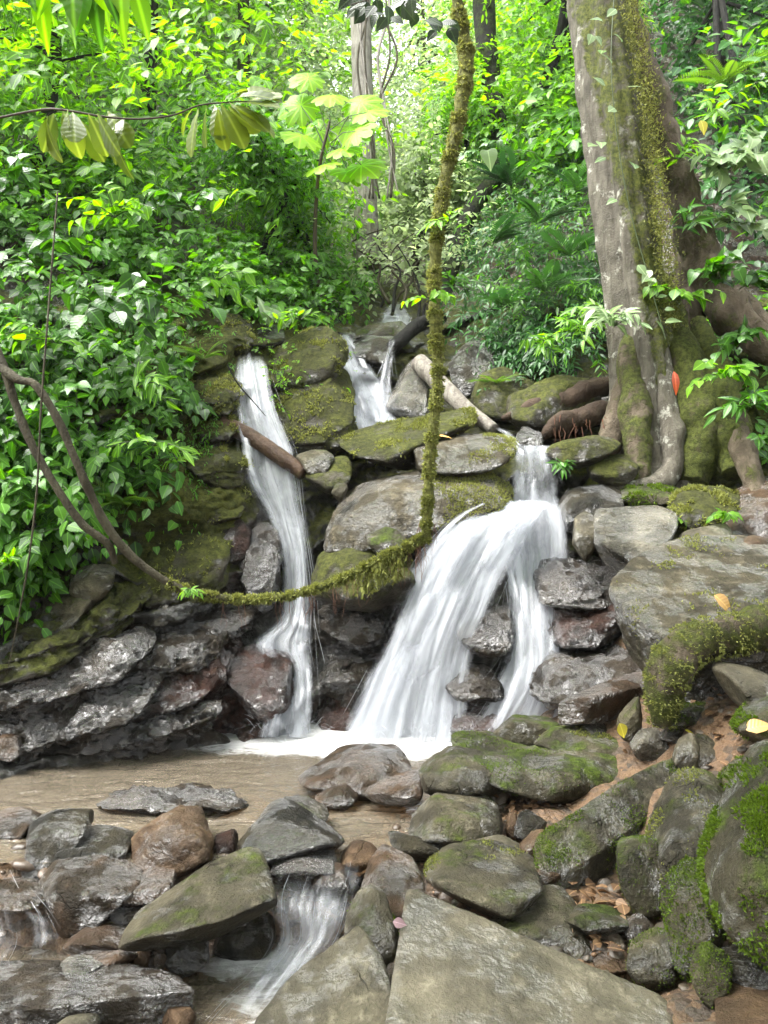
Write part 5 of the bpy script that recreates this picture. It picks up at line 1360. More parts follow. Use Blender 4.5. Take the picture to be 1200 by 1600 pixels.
def scatter_face(poly, n, r_, clump=.0, seed=0):
    poly = np.array(poly, float)
    out = []
    tot = 0
    while tot < n:
        px = r_.uniform(poly[:, 0].min(), poly[:, 0].max(), n * 3); py = r_.uniform(poly[:, 1].min(), poly[:, 1].max(), n * 3)
        keep = in_poly(px, py, poly)
        if clump:
            nz = fbm(np.stack([px * .011, py * .013, px * 0 + seed], -1), seed, 4)
            keep &= (nz * .9 + .5) > r_.random(len(px)) * clump
        px, py = px[keep], py[keep]
        out.append(np.stack([px, py], -1)); tot += len(px)
    q = np.vstack(out)[:n]
    return q[:, 0], q[:, 1]

def undergrowth(label, poly, twigs, k, size, mat, shape, out=(0, .5), L=(.25, .6), seed=0, droop=.45, clump=.8, dirb=(0, -.8, .25), jit=.55, name='undergrowth', px_size=None):
    r_ = rng(seed)
    px, py = scatter_face(poly, twigs, r_, clump, seed)
    P = pts_on_face(px, py)
    sc_ = P[:, 1] / 7.0 if px_size else np.ones(len(P))
    D = norm(np.array(dirb) + r_.normal(size=P.shape) * jit)
    P = P + norm(np.array([0, -.8, .45]) + r_.normal(size=P.shape) * .3) * (r_.uniform(out[0], out[1], len(P)) * sc_)[:, None]
    Ls = r_.uniform(L[0], L[1], len(P)) * sc_
    LP, LD, LN = sprays(P, D, Ls, k, r_, droop)
    S = np.repeat(r_.uniform(size[0], size[1], len(P)) * sc_, k) * r_.uniform(.7, 1.25, len(LP))
    me = leaves_mesh(name, LP, LD, LN, S, shape, mat, r_, wid=r_.uniform(.8, 1.15, len(LP)))
    o = obj(name, me)
    tag(o, label, kind='stuff')
    return o

# masses of foliage that read as one: hill behind, slopes, bank
undergrowth('far foliage tinted pale as mist filling the top of the ravine', [(300, -100), (430, 60), (520, 180), (610, 235), (690, 205), (790, -20), (770, 250), (735, 430), (650, 470), (520, 470), (430, 300), (330, 100)], 2800, 8, (.036, .075), LM_HAZE_FAR, SH_SM, (0, .7), (.35, .8), 1, px_size=True)
undergrowth('treetops tinted pale as haze at the top centre', [(430, 90), (520, 180), (600, 225), (690, 195), (740, 100), (740, 300), (640, 380), (500, 330), (430, 230)], 2000, 8, (.025, .05), LM_HAZE_PALE, SH_SM, (.2, 1.4), (.35, .8), 2, px_size=True)
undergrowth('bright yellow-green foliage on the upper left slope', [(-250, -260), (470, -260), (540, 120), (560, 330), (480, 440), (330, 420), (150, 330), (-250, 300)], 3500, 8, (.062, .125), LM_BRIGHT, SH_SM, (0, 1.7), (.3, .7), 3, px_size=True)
undergrowth('darker leaves behind the bright upper left foliage', [(-250, -260), (430, -260), (500, 150), (520, 380), (330, 440), (150, 400), (-250, 380)], 1100, 7, (.07, .13), LM_MID, SH_SM, (0, .5), (.3, .6), 4, px_size=True)
undergrowth('green shrubbery leaves above the left fall', [(120, 250), (330, 260), (560, 330), (590, 440), (540, 500), (480, 505), (380, 500), (300, 470), (200, 430)], 1250, 7, (.065, .135), LM_MID, SH_OV, (0, .55), (.25, .55), 5)
undergrowth('dark glossy leaves covering the left bank', [(-250, 200), (200, 300), (360, 470), (330, 560), (290, 640), (270, 760), (200, 800), (120, 860), (50, 950), (-250, 960)], 1300, 7, (.072, .14), LM_DEEP, SH_OV, (0, .4), (.2, .5), 6, droop=.6)
undergrowth('fresh green leaves in front on the left bank', [(-250, 260), (170, 320), (330, 460), (320, 560), (280, 650), (250, 760), (170, 800), (60, 940), (-250, 940)], 620, 7, (.07, .14), LM_MID, SH_OV, (.1, .6), (.2, .5), 7, droop=.55)
undergrowth('small heart leaves trailing down the left bank', [(-150, 520), (230, 500), (290, 640), (260, 770), (160, 830), (90, 900), (40, 960), (-150, 960)], 480, 6, (.055, .09), LM_MID, SH_HE, (.0, .25), (.2, .45), 8, droop=1.0)
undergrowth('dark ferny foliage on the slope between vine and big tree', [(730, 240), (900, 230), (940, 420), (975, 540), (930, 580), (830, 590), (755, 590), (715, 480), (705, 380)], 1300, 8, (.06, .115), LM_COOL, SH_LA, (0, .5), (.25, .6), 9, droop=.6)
undergrowth('lighter leaf tips on the slope between vine and big tree', [(730, 240), (900, 230), (940, 420), (960, 520), (850, 560), (755, 540), (715, 420)], 330, 8, (.06, .12), LM_MID, SH_LA, (.3, .7), (.25, .55), 10, droop=.6)
undergrowth('bright green leaves behind the dark crooked trunk', [(690, -260), (905, -260), (930, 120), (925, 290), (760, 300), (700, 420), (690, 440), (735, 200)], 2300, 8, (.05, .1), LM_BRIGHT, SH_SM, (0, .9), (.3, .7), 11, px_size=True)
undergrowth('mid green leaves behind the dark crooked trunk', [(700, -260), (905, -260), (930, 150), (935, 330), (750, 330), (690, 300)], 900, 8, (.07, .13), LM_MID, SH_SM, (0, .6), (.3, .7), 12, px_size=True)
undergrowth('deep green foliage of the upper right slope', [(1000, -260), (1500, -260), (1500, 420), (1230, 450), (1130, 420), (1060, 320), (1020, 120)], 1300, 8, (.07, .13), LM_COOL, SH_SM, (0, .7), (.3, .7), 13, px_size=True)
undergrowth('lighter leaves on the upper right slope', [(1010, -260), (1400, -260), (1400, 400), (1190, 420), (1080, 320), (1030, 120)], 480, 8, (.07, .14), LM_MID, SH_SM, (.3, 1.0), (.3, .7), 14, px_size=True)
undergrowth('leafy ground cover on the bank right of the big tree', [(1090, 500), (1400, 480), (1400, 800), (1210, 740), (1150, 690), (1110, 640), (1080, 560)], 330, 7, (.06, .12), LM_MID, SH_OV, (.05, .4), (.2, .45), 15)
undergrowth('small moss ferns clinging to the left rock face', [(250, 500), (370, 510), (365, 640), (330, 760), (290, 840), (240, 830), (260, 680)], 420, 5, (.025, .055), LM_MID, SH_LA, (.0, .12), (.08, .2), 16, droop=.8)
undergrowth('small weeds on the mossy ledges between the falls', [(400, 515), (530, 515), (545, 600), (500, 680), (420, 640)], 130, 5, (.025, .05), LM_BRIGHT, SH_SM, (.1, .35), (.06, .16), 17)
undergrowth('undergrowth at the foot of the slope by the pale log', [(735, 520), (900, 540), (900, 600), (830, 640), (760, 650)], 200, 6, (.05, .09), LM_COOL, SH_LA, (.1, .35), (.15, .35), 18, droop=.7)
undergrowth('side slope foliage beyond the left edge', [(-1400, -400), (-250, -260), (-250, 900), (-1400, 900)], 700, 7, (.1, .2), LM_MID, SH_SM, (0, .6), (.3, .7), 19, px_size=True)
undergrowth('side slope foliage beyond the right edge', [(1400, -260), (2700, -400), (2700, 900), (1400, 800)], 700, 7, (.1, .2), LM_MID, SH_SM, (0, .6), (.3, .7), 20, px_size=True)

# ------------------------------------------------------------------ single plants with leaves one can pick out
_leafme = {}
def leaf_proto(kind, mat, var=0):
    key = (kind, mat.name, var)
    if key not in _leafme:
        if kind == 'palmate':
            Vs, uvs, F3, F4, off = [], [], [], [], 0
            for j in range(9):
                a = math.radians(-150 + 37.5 * j)
                L = .52 * (1 - .22 * abs(j - 4) / 4)
                v, f, u = leaf_shape('obov', fold=.1, droop=.22)
                v = v * [L * 1.15, L, L]
                ca, sa = math.cos(a), math.sin(a)
                v = np.stack([v[:, 0] * ca + v[:, 1] * sa, -v[:, 0] * sa + v[:, 1] * ca, v[:, 2]], -1)
                Vs.append(v); uvs.append(u); F3.append(f[0] + off); F4.append(f[1] + off); off += len(v)
            me = make_mesh('leaf', np.vstack(Vs), [np.vstack(F3), np.vstack(F4)], mat, uv=np.vstack(uvs))
        elif kind == 'frond':
            Vs, uvs, F, off = [], [], [], 0
            n = 22
            for j in range(n):
                t = (j + .8) / n
                w = .24 * math.sin(math.pi * (.12 + .84 * t)) ** .8
                for s in (-1, 1):
                    v, f, u = leaf_small(.085, .1, .25)
                    v = v * w
                    a = s * math.radians(66 - 22 * t)
                    v = np.stack([v[:, 0] * math.cos(a) + v[:, 1] * math.sin(a), -v[:, 0] * math.sin(a) + v[:, 1] * math.cos(a) + t, v[:, 2] - .5 * t * t], -1)
                    Vs.append(v); uvs.append(u); F.append(f[0] + off); off += len(v)
            st = np.array([(0, t, -.5 * t * t) for t in np.linspace(0, 1, 8)])
            tv, tf = tube(st, np.linspace(.006, .002, 8), 4, cap=False)
            Vs.append(tv); uvs.append(np.zeros((len(tv), 2)) + .3)
            me = make_mesh('frond', np.vstack(Vs), [np.vstack(F), tf[0] + off], mat, uv=np.vstack(uvs))
        else:
            v, f, u = leaf_shape(kind, fold=.14 + .08 * var, droop=.12 + .22 * var, K=8)
            me = make_mesh('leaf', v, f, mat, uv=u)
        _leafme[key] = me
    return _leafme[key]

from mathutils import Matrix
def put_leaf(parent, pos, d, n, size, me, name='leaf'):
    X, Y, Z = frames(np.array([d], float), np.array([n], float))
    X, Y, Z = X[0], Y[0], Z[0]
    p = np.asarray(pos) - np.array(parent.location)
    m = Matrix(((X[0] * size, Y[0] * size, Z[0] * size, p[0]), (X[1] * size, Y[1] * size, Z[1] * size, p[1]), (X[2] * size, Y[2] * size, Z[2] * size, p[2]), (0, 0, 0, 1)))
    o = bpy.data.objects.new(name, me)
    col.objects.link(o)
    o.parent = parent
    o.matrix_basis = m
    return o

M_STEM = plain_mat('green_stem', (.03, .05, .012), (.07, .09, .025), .6)
M_TWIG = plain_mat('brown_twig', (.045, .03, .018), (.09, .065, .04), .7)
def stem(parent, path, r0, r1, mat=None, name='stem'):
    path = np.asarray(path, float)
    V, F = tube(path, np.linspace(r0, r1, len(path)), 6, cap=False)
    return obj(name, make_mesh(name, V - np.array(parent.location), F, mat or M_STEM, attrs={'rnd': np.zeros(len(V))}), parent)

def plant(name, label, base, cat='plant', group=None):
    e = empty(name, base)
    tag(e, label, cat, group)
    return e

def leafy_plant(label, px, py, Y, nst, L, kind, mat, size, seed, spread=.7, up=.6, droop=.5, per=7, name='shrub', cat='shrub', front=-.6, group=None):
    """several stems from one base, each with leaf parts on alternate sides"""
    r_ = rng(seed)
    b = at(px, py, Y)
    e = plant(name, label, b, cat, group)
    for s in range(nst):
        d = norm(np.array([r_.normal() * spread, front + r_.normal() * .35, up + r_.normal() * .25]))
        Ls = L * r_.uniform(.65, 1.2)
        t = np.linspace(0, 1, 9)[:, None]
        path = b + d * Ls * t + np.array([0, 0, -1.0]) * droop * Ls * t ** 2
        stem(e, path, .006, .0025)
        P, D, Nn = sprays(np.array([b]), np.array([d]), Ls, per, r_, droop)
        for q in range(len(P)):
            put_leaf(e, P[q], D[q], Nn[q], size * r_.uniform(.7, 1.2), leaf_proto(kind, mat, int(r_.integers(0, 3))))
    return e

# left bank shrubs
LB = [
 ('glossy big-leaved shrub in the shade at the left edge, halfway up', 60, 420, 6.2, 6, .6, 'ovate', LO_DEEP, .17),
 ('broad-leaved shrub with pale shining leaves under the leafy branch', 150, 480, 6.4, 6, .55, 'ovate', LO_DEEP, .18),
 ('drooping shrub with large leaves right of the pale shining shrub', 250, 470, 6.7, 6, .55, 'ovate', LO_DEEP, .17),
 ('bright shrub on the left bank just above the two bare vines', 90, 540, 6.0, 5, .45, 'ovate', LO_BRIGHT, .12),
 ('leafy shrub on the left bank directly behind the bare vines', 120, 640, 5.9, 5, .45, 'ovate', LO_DEEP, .13),
 ('fresh green lance-leaved plant above the mossy rock face', 215, 610, 6.2, 5, .4, 'lance', LO_BRIGHT, .15),
 ('bright lance-leaved plant halfway down the left mossy rock', 235, 700, 6.1, 5, .35, 'lance', LO_BRIGHT, .14),
 ('small fresh plant on the mossy face near the left fall', 275, 720, 6.25, 4, .25, 'lance', LO_BRIGHT, .11),
 ('trailing heart-leaved plant low on the left bank', 60, 760, 5.7, 5, .4, 'heart', LO_DEEP, .09),
 ('heart-leaved plant beside the vine join on the left bank', 110, 830, 5.6, 4, .3, 'heart', LO_DEEP, .08),
 ('vivid green plant low at the left edge above the wet rock', 15, 890, 5.35, 5, .32, 'lance', LO_BRIGHT, .15),
 ('pale green shrub at the top of the left mossy cliff', 330, 450, 7.6, 5, .5, 'ovate', LO_BRIGHT, .14),
 ('large dark shrub at the left edge below the upper branch', 20, 300, 6.2, 6, .6, 'ovate', LO_DEEP, .18),
 ('light green shrub in the middle of the left slope', 180, 340, 7.2, 6, .6, 'ovate', LO_BRIGHT, .14),
 ('spreading shrub high on the left slope under the olive branch', 300, 330, 7.8, 6, .6, 'ovate', LO_DEEP, .15),
]
for k, (lb, px, py, Y, n, L, kd, mt, sz) in enumerate(LB):
    leafy_plant(lb, px, py, Y, n, L, kd, mt, sz, 300 + k)
RB = [
 ('bright bush with pointed leaves left of the big tree foot', 900, 520, 7.6, 8, .55, 'lance', LO_BRIGHT, .16),
 ('pale-leaved bush touching the big tree trunk at knee height', 960, 510, 7.05, 7, .42, 'lance', LO_GREY, .16),
 ('fresh drooping bush above the red-brown root', 850, 545, 7.7, 6, .4, 'lance', LO_BRIGHT, .14),
 ('green bush hanging beside the second stem of the big tree', 1070, 360, 7.2, 5, .4, 'lance', LO_DEEP, .15),
 ('leafy plant with bright leaves on the bank right of the tree', 1130, 590, 6.7, 6, .4, 'ovate', LO_BRIGHT, .13),
 ('spreading plant with long leaves at the right edge of the bank', 1170, 640, 6.4, 6, .42, 'lance', LO_DEEP, .16),
 ('dark ovate-leaved plant low at the right edge above the root', 1185, 690, 6.3, 5, .35, 'ovate', LO_DEEP, .11),
 ('tall plant at the top of the bank on the right edge', 1150, 540, 7.0, 6, .4, 'ovate', LO_DEEP, .12),
 ('shrub with big pale heart leaves right of the tree', 1120, 270, 7.7, 5, .5, 'heart', LO_GREY, .19),
 ('second pale heart-leaved shrub near the right edge', 1175, 250, 7.9, 5, .5, 'heart', LO_GREY, .18),
 ('heart-leaved shrub low beside the brown buttress', 1140, 350, 7.5, 5, .4, 'heart', LO_GREY, .16),
 ('bright compound shrub in the upper right foliage', 1120, 190, 9.0, 7, .7, 'lance', LO_BRIGHT, .2),
 ('lush shrub at the right edge above the heart leaves', 1190, 150, 9.2, 7, .7, 'ovate', LO_DEEP, .2),
 ('bright drooping plant half hiding the brown second stem of the tree', 1060, 470, 7.0, 6, .4, 'ovate', LO_BRIGHT, .12),
 ('dark glossy plant at the right edge hiding the fan of roots', 1185, 450, 7.0, 7, .5, 'ovate', LO_DEEP, .15),
 ('green plant between the two stems of the big tree', 1062, 250, 7.3, 5, .35, 'lance', LO_BRIGHT, .13),
 ('leafy vine plant draped over the crooked trunk bend', 775, 250, 9.9, 8, .6, 'ovate', LO_DEEP, .13),
 ('leafy plant clothing the crooked trunk above its bend', 765, 150, 10.4, 7, .6, 'ovate', LO_BRIGHT, .13),
 ('dark plant hiding the foot of the crooked trunk', 705, 450, 9.3, 7, .5, 'lance', LO_DEEP, .14),
 ('broad plant spreading over the right root fan', 1120, 440, 7.0, 7, .5, 'heart', LO_DEEP, .13),
 ('tuft of green leaves hanging beside the right fall lip', 880, 728, 6.6, 4, .16, 'lance', LO_DEEP, .09),
 ('small weed on the mossy rock below the tree roots', 1044, 812, 6.0, 4, .14, 'ovate', LO_BRIGHT, .06),
 ('little weed under the roots by the rust brown stone', 1132, 806, 5.8, 4, .16, 'ovate', LO_BRIGHT, .07),
 ('sprig sprouting from the sagging vine over the left rocks', 300, 922, 5.25, 3, .1, 'lance', LO_BRIGHT, .07),
 ('seedling at the top of the mossy cliff beside the upper fall', 470, 500, 8.0, 5, .3, 'lance', LO_BRIGHT, .13),
 ('leafy sprout clinging to the hanging vine at half height', 672, 470, 5.0, 4, .18, 'ovate', LO_BRIGHT, .07),
 ('yellow-green leaf spray on the hanging vine below its bend', 700, 350, 5.05, 3, .16, 'lance', LO_BRIGHT, .1),
 ('tiny sprout on the large jutting boulder', 1142, 985, 4.15, 2, .05, 'ovate', LO_BRIGHT, .035),
]
for k, (lb, px, py, Y, n, L, kd, mt, sz) in enumerate(RB):
    leafy_plant(lb, px, py, Y, n, L, kd, mt, sz, 400 + k)

# ferns on the dark slope and on the left rock
def fern(label, px, py, Y, n, L, mat, seed, up=.5):
    r_ = rng(seed)
    b = at(px, py, Y)
    e = plant('fern', label, b, 'fern')
    for s in range(n):
        a = r_.uniform(0, 2 * math.pi)
        d = norm(np.array([math.cos(a) * .9, -abs(math.sin(a)) * .8 - .15, up + r_.uniform(-.2, .4)]))
        put_leaf(e, b, d, norm(np.array([0, -.3, 1]) + r_.normal(size=3) * .3), .8 * L * r_.uniform(.6, 1.15), leaf_proto('frond', mat), 'frond')
FN = leaf_mat('fern_dark', (.010, .032, .009), (.04, .11, .018), rough=.35, trans=.35, objrand=True, vein=False)
FB = leaf_mat('fern_bright', (.045, .10, .012), (.14, .25, .03), rough=.4, trans=.45, objrand=True, vein=False)
for k, (lb, px, py, Y, n, L, mt) in enumerate([
    ('dark fern high on the slope beside the crooked trunk', 800, 290, 9.6, 9, .75, FN),
    ('drooping fern in the middle of the dark slope', 840, 350, 9.2, 9, .75, FN),
    ('fern at the left of the dark slope near the crooked trunk', 770, 380, 9.2, 8, .7, FN),
    ('lower fern of the dark slope beside the big tree', 890, 400, 8.8, 9, .7, FN),
    ('fern at the foot of the dark slope above the pale log', 790, 480, 8.7, 9, .65, FN),
    ('fern above the mossy brown boulder at the slope foot', 850, 455, 8.6, 9, .65, FN),
    ('fern directly behind the big tree trunk at half height', 900, 300, 9.2, 8, .7, FN),
    ('small fern tufts below the slope, left of the brown boulder', 775, 600, 7.9, 8, .35, FB),
    ('bright fern on the left rock face below the vine join', 190, 790, 6.0, 8, .36, FB),
    ('light fern on the mossy left cliff near the top of the fall', 320, 560, 7.0, 8, .35, FB),
    ('fern on the left bank between the bare vines and rock face', 200, 720, 6.1, 8, .42, FN),
    ('bright fern in the upper right foliage', 1130, 130, 9.5, 9, .8, FB)]):
    fern(lb, px, py, Y, n, L, mt, 500 + k)

# the olive branch with drooping long leaves, upper left
Bp = np.array([at(*q) for q in [(-30, 190, 4.5), (60, 172, 4.45), (100, 172, 4.4), (160, 182, 4.4), (215, 186, 4.4), (270, 180, 4.4), (310, 165, 4.4), (352, 160, 4.4), (400, 158, 4.4)]])
br = plant('leafy_branch', 'thin branch with long drooping olive leaves reaching in at upper left', Bp[2], 'branch')
stem(br, catmull(Bp, 40), .008, .004, M_TWIG, 'twig')
r_ = rng(610)
LV = []
TIPS = [(362, 158, 1.0, .32, .25), (372, 160, 1.0, -.15, .27), (358, 160, .9, -.6, .26), (345, 162, .55, -.9, .25), (335, 164, .25, -1, .26), (322, 166, -.05, -1, .27), (310, 168, -.3, -1, .25),
        (366, 156, .7, .6, .2), (350, 158, .4, .7, .17), (380, 160, 1, .05, .24), (376, 164, .8, -.45, .24), (300, 170, -.6, -.6, .15), (340, 168, .12, -1, .22), (356, 166, .7, -.85, .23)]
for (px, py, dx, dz, s) in TIPS:                                      # fan at the branch tip
    LV.append((at(px, py, 4.4 + r_.uniform(-.08, .08)), dx, dz, s * r_.uniform(.95, 1.2)))
for k in range(13):                                                   # hanging cluster by the bank
    LV.append((at(80 + 9.5 * k + r_.uniform(-6, 6), 176 + r_.uniform(-6, 14), 4.4 + r_.uniform(-.15, .15)), r_.uniform(-.35, .65), -1.0 + r_.uniform(0, .5), r_.uniform(.2, .3)))
for (p, dx, dz, s) in LV:
    d = norm(np.array([dx, r_.uniform(-.5, .3), dz]))
    put_leaf(br, p, d, norm(np.array([r_.normal() * .8, -.8 + r_.normal() * .4, .7])), s, leaf_proto('obov', LO_OLIVE, int(r_.integers(0, 3))))
# big leaves in the top left corner
cb = plant('leafy_branch', 'overhanging branch of big lance leaves in the top left corner', at(40, -60, 4.2), 'branch')
stem(cb, catmull(np.array([at(-60, -80, 4.3), at(20, -50, 4.2), at(110, -40, 4.2), at(200, -50, 4.3)]), 24), .009, .004, M_TWIG, 'twig')
for k in range(26):
    p = at(-30 + 240 * r_.random(), -50 + r_.uniform(-10, 30), 4.2 + r_.uniform(-.2, .2))
    put_leaf(cb, p, norm(np.array([r_.uniform(-.5, .7), r_.uniform(-.4, .1), -1])), norm(np.array([r_.normal() * .5, -1, .6])), r_.uniform(.2, .36), leaf_proto('lance', LO_BRIGHT if k % 3 else LO_DEEP, int(r_.integers(0, 3))))
# dark twig with rounded leaves at the top, in front of the pale trunk
tb = plant('leafy_branch', 'dark overhanging twig with rounded leaves at the top centre', at(640, -40, 4.0), 'branch')
stem(tb, catmull(np.array([at(710, -40, 4.6), at(650, -25, 4.2), at(590, -5, 4.0), at(540, 10, 4.0)]), 24), .006, .003, M_TWIG, 'twig')
for k in range(30):
    cx, cy = [(575, 10), (605, 20), (640, 0), (560, 0), (665, 30), (690, 40)][k % 6]
    p = at(cx + r_.uniform(-16, 16), cy + r_.uniform(-12, 10), 4.0 + r_.uniform(-.1, .3))
    put_leaf(tb, p, norm(np.array([r_.uniform(-.8, .8), r_.uniform(-.3, .2), -.6 + r_.uniform(-.4, .5)])), norm(np.array([r_.normal() * .4, -1, .5])), r_.uniform(.075, .11), leaf_proto('ovate', LO_DARK, int(r_.integers(0, 2))))

# lime sapling with palmate leaves
Cb = at(500, 470, 9.4)
cs = plant('palmate_sapling', 'slender sapling with big lime palmate leaves in front of the pale trunk', Cb, 'sapling')
top = at(515, 190, 9.0)
stem(cs, catmull(np.array([Cb, at(492, 380, 9.3), at(498, 270, 9.1), top]), 24), .03, .016, M_TWIG, 'stem')
r_ = rng(620)
for (px, py) in [(482, 122), (516, 150), (562, 160), (545, 200), (470, 165), (500, 205), (556, 205), (536, 232), (503, 258), (545, 268), (565, 258), (575, 175), (470, 212)]:
    p = at(px, py, 9.0 + r_.uniform(-.3, .3))
    d = norm(p - top + [0, 0, -.05])
    a = top + (np.array([0, 0, -1.0]) * r_.uniform(.0, .5))
    stem(cs, np.array([a, (a + p) / 2 + [0, 0, .06], p]), .007, .004, M_STEM, 'leaf_stalk')
    put_leaf(cs, p, norm(d * [1, 1, .2] + [0, -.5, -.35]), norm(np.array([r_.normal() * .25, -.85, .55])), r_.uniform(.5, .66), leaf_proto('palmate', LO_CEC))

# climber with round leaves on the big trunk
cl = plant('climbing_plant', 'climber with pale round leaves creeping up the big trunk', at(1000, 430, 6.9), 'climber')
r_ = rng(630)
cpx = [(942, 40), (932, 62), (938, 90), (948, 140), (972, 72), (976, 142), (940, 228), (936, 232), (943, 252), (961, 318), (930, 60), (1000, 420), (1016, 428), (1010, 446), (1018, 456), (1030, 470), (1040, 490), (1034, 510), (1042, 524), (966, 20), (955, 175), (1022, 440), (985, 260), (958, 105)]
stem(cl, catmull(np.array([at(1040, 530, 6.86), at(1015, 440, 6.9), at(985, 330, 6.93), at(965, 220, 6.96), at(955, 100, 6.98), at(960, -20, 7.05)]), 30), .006, .004, M_STEM)
for (px, py) in cpx:
    put_leaf(cl, at(px + r_.uniform(-6, 6), py - 6, 6.86 + r_.uniform(-.05, .02)), norm(np.array([r_.uniform(-1, 1), r_.uniform(-.6, -.1), r_.uniform(-.8, .5)])), norm(np.array([r_.normal() * .5, -.8, .7])), r_.uniform(.08, .15), leaf_proto('ovate', LO_GREY, int(r_.integers(0, 2))))
# two long pale strap leaves above the left fall
sp = plant('strap_leaf_plant', 'plant with two long pale strap leaves above the left fall', at(436, 515, 8.1), 'plant')
for (px, py, dx, dz, s) in [(425, 512, -.35, 1, .36), (452, 512, -.75, .75, .4), (440, 514, .5, .6, .25)]:
    put_leaf(sp, at(px, py, 8.0), norm(np.array([dx, -.25, dz])), norm(np.array([.1, -1, .6])), s, leaf_proto('lance', LO_GREY, 1))

# ------------------------------------------------------------------ background trees with crowns
def crown_tree(label, px, py, Y, h, R, mat, seed, bark, group=None):
    r_ = rng(seed)
    b = at(px, py, Y)
    e = plant('tree', label, b, 'tree', group)
    top = b + [r_.normal() * .3, r_.normal() * .3, h]
    path = catmull(np.array([b - [0, 0, .5], b + (top - b) * .5 + r_.normal(size=3) * [.2, .2, 0], top]), 24)
    V, F = tube(path, np.linspace(.05 * R + .05, .03, 24), 10, .15, 4, seed)
    obj('trunk', make_mesh('trunk', V - b, F, bark, attrs={'moss': np.zeros(len(V))}), e)
    ends = []
    for k in range(16):
        s = path[int(r_.uniform(.45, 1) * 23)]
        d = norm(r_.normal(size=3) * [1, 1, .6] + [0, 0, .25])
        L = R * r_.uniform(.5, 1.05)
        t = np.linspace(0, 1, 8)[:, None]
        lp_ = s + d * L * t + np.array([0, 0, -.15]) * L * t ** 2
        V, F = tube(lp_, np.linspace(.022 * R, .006, 8), 5, cap=False)
        obj('limb', make_mesh('limb', V - b, F, bark, attrs={'moss': np.zeros(len(V))}), e)
        ends += [lp_[j] for j in (3, 4, 5, 6, 7)]
    ends = np.array(ends)
    n = 500
    P0_ = ends[r_.integers(0, len(ends), n)] + r_.normal(size=(n, 3)) * .16 * R
    D = norm(r_.normal(size=(n, 3)) + [0, -.3, .1])
    LP, LD, LN = sprays(P0_, D, .32 * R ** .6, 7, r_, .4)
    S = r_.uniform(.06, .11, len(LP)) * (Y / 9) ** .5
    obj('crown', make_mesh_leaf(LP, LD, LN, S, mat, r_, b), e)
    return e
def make_mesh_leaf(LP, LD, LN, S, mat, r_, b):
    return leaves_mesh('crown', LP, LD, LN, S, SH_SM, mat, r_, origin=b)
for k, a in enumerate([
    ('airy yellow-green tree at the top left, nearest the left edge', 60, 200, 9.5, 2.2, 1.3, LM_BRIGHT, B_DARK),
    ('airy yellow-green tree on the upper left slope, right of the olive branch', 230, 130, 13, 3.0, 1.8, LM_BRIGHT, B_DARK),
    ('glowing light green tree at the top between left slope and pale trunk', 380, 130, 17, 3.6, 2.3, LM_BRIGHT, B_VINE),
    ('misty tree left of the pale straight trunk', 470, 190, 26, 5.5, 3.0, LM_HAZE_PALE, B_VINE),
    ('misty tree right of the pale straight trunk', 660, 210, 28, 6.0, 3.2, LM_HAZE_PALE, B_VINE),
    ('light green small tree right of the lime sapling', 640, 400, 12.5, 1.2, .8, LM_HAZE_FAR, B_VINE),
    ('small tree with bright leaves behind the hanging vine', 720, 290, 12.5, 1.4, 1.0, LM_BRIGHT, B_DARK),
    ('bright green tree filling the gap between crooked trunk and big tree', 840, 130, 12.5, 2.0, 1.5, LM_BRIGHT, B_DARK),
    ('deep green tree in the top right corner', 1150, 120, 12, 2.4, 1.6, LM_COOL, B_DARK),
    ('small bushy tree above the left waterfall', 400, 380, 10.0, 1.2, .95, LM_MID, B_DARK),
    ('bushy tree on the left slope under the lime sapling', 500, 400, 11.0, 1.2, 1.0, LM_BRIGHT, B_DARK)]):
    crown_tree(*a[:7], 700 + k, a[7])

# added trees, never in view: their crowns keep open sky off the front stones
for k, (lb, x, y, R) in enumerate([('added unseen tree behind the viewer on the left bank, shading the front stones', -6.5, -2.0, 5.0), ('added unseen tree behind the viewer on the right bank, shading the front stones', 6.5, -1.0, 5.0), ('added tall unseen tree behind the viewer, its crown shading the stream', 0.5, -7.5, 6.0)]):
    r_ = rng(900 + k)
    b = np.array([x, y, zg(x, y) - .3])
    e = plant('tree', lb, b, 'tree')
    top = np.array([x * .35, y * .4 + .2, 8.2 + k * .6])
    path = catmull(np.array([b, b + [0, 0, 3.0], b * .45 + top * .55 + [0, 0, 1.2], top]), 30)
    V, F = tube(path, np.linspace(.3, .08, 30), 12, .12, 3, k)
    obj('trunk', make_mesh('trunk', V - b, F, B_ROOT, attrs={'moss': np.zeros(len(V))}), e)
    for q in range(8):
        s = path[int(r_.uniform(.55, 1) * 29)]
        d_ = norm(r_.normal(size=3) * [1, 1, .15]); t = np.linspace(0, 1, 8)[:, None]
        V, F = tube(s + d_ * R * .7 * t + np.array([0, 0, .4]) * t, np.linspace(.07, .015, 8), 6, cap=False)
        obj('limb', make_mesh('limb', V - b, F, B_ROOT, attrs={'moss': np.zeros(len(V))}), e)
    n = 420
    a = r_.uniform(0, 2 * math.pi, n); rr = R * np.sqrt(r_.random(n))
    P0_ = top + np.stack([np.cos(a) * rr, np.sin(a) * rr * .75, r_.normal(0, .5, n) - .03 * rr ** 2], -1)
    keep = P0_[:, 2] > CAM_H + .85 * np.maximum(P0_[:, 1], 0) + 1.2       # clear of the view
    P0_ = P0_[keep]
    LP, LD, LN = sprays(P0_, norm(r_.normal(size=P0_.shape) * [1, 1, .3]), .9, 7, r_, .3)
    obj('crown', leaves_mesh('crown', LP, LD, LN, r_.uniform(.25, .42, len(LP)), SH_SM, LM_MID, r_, origin=b), e)

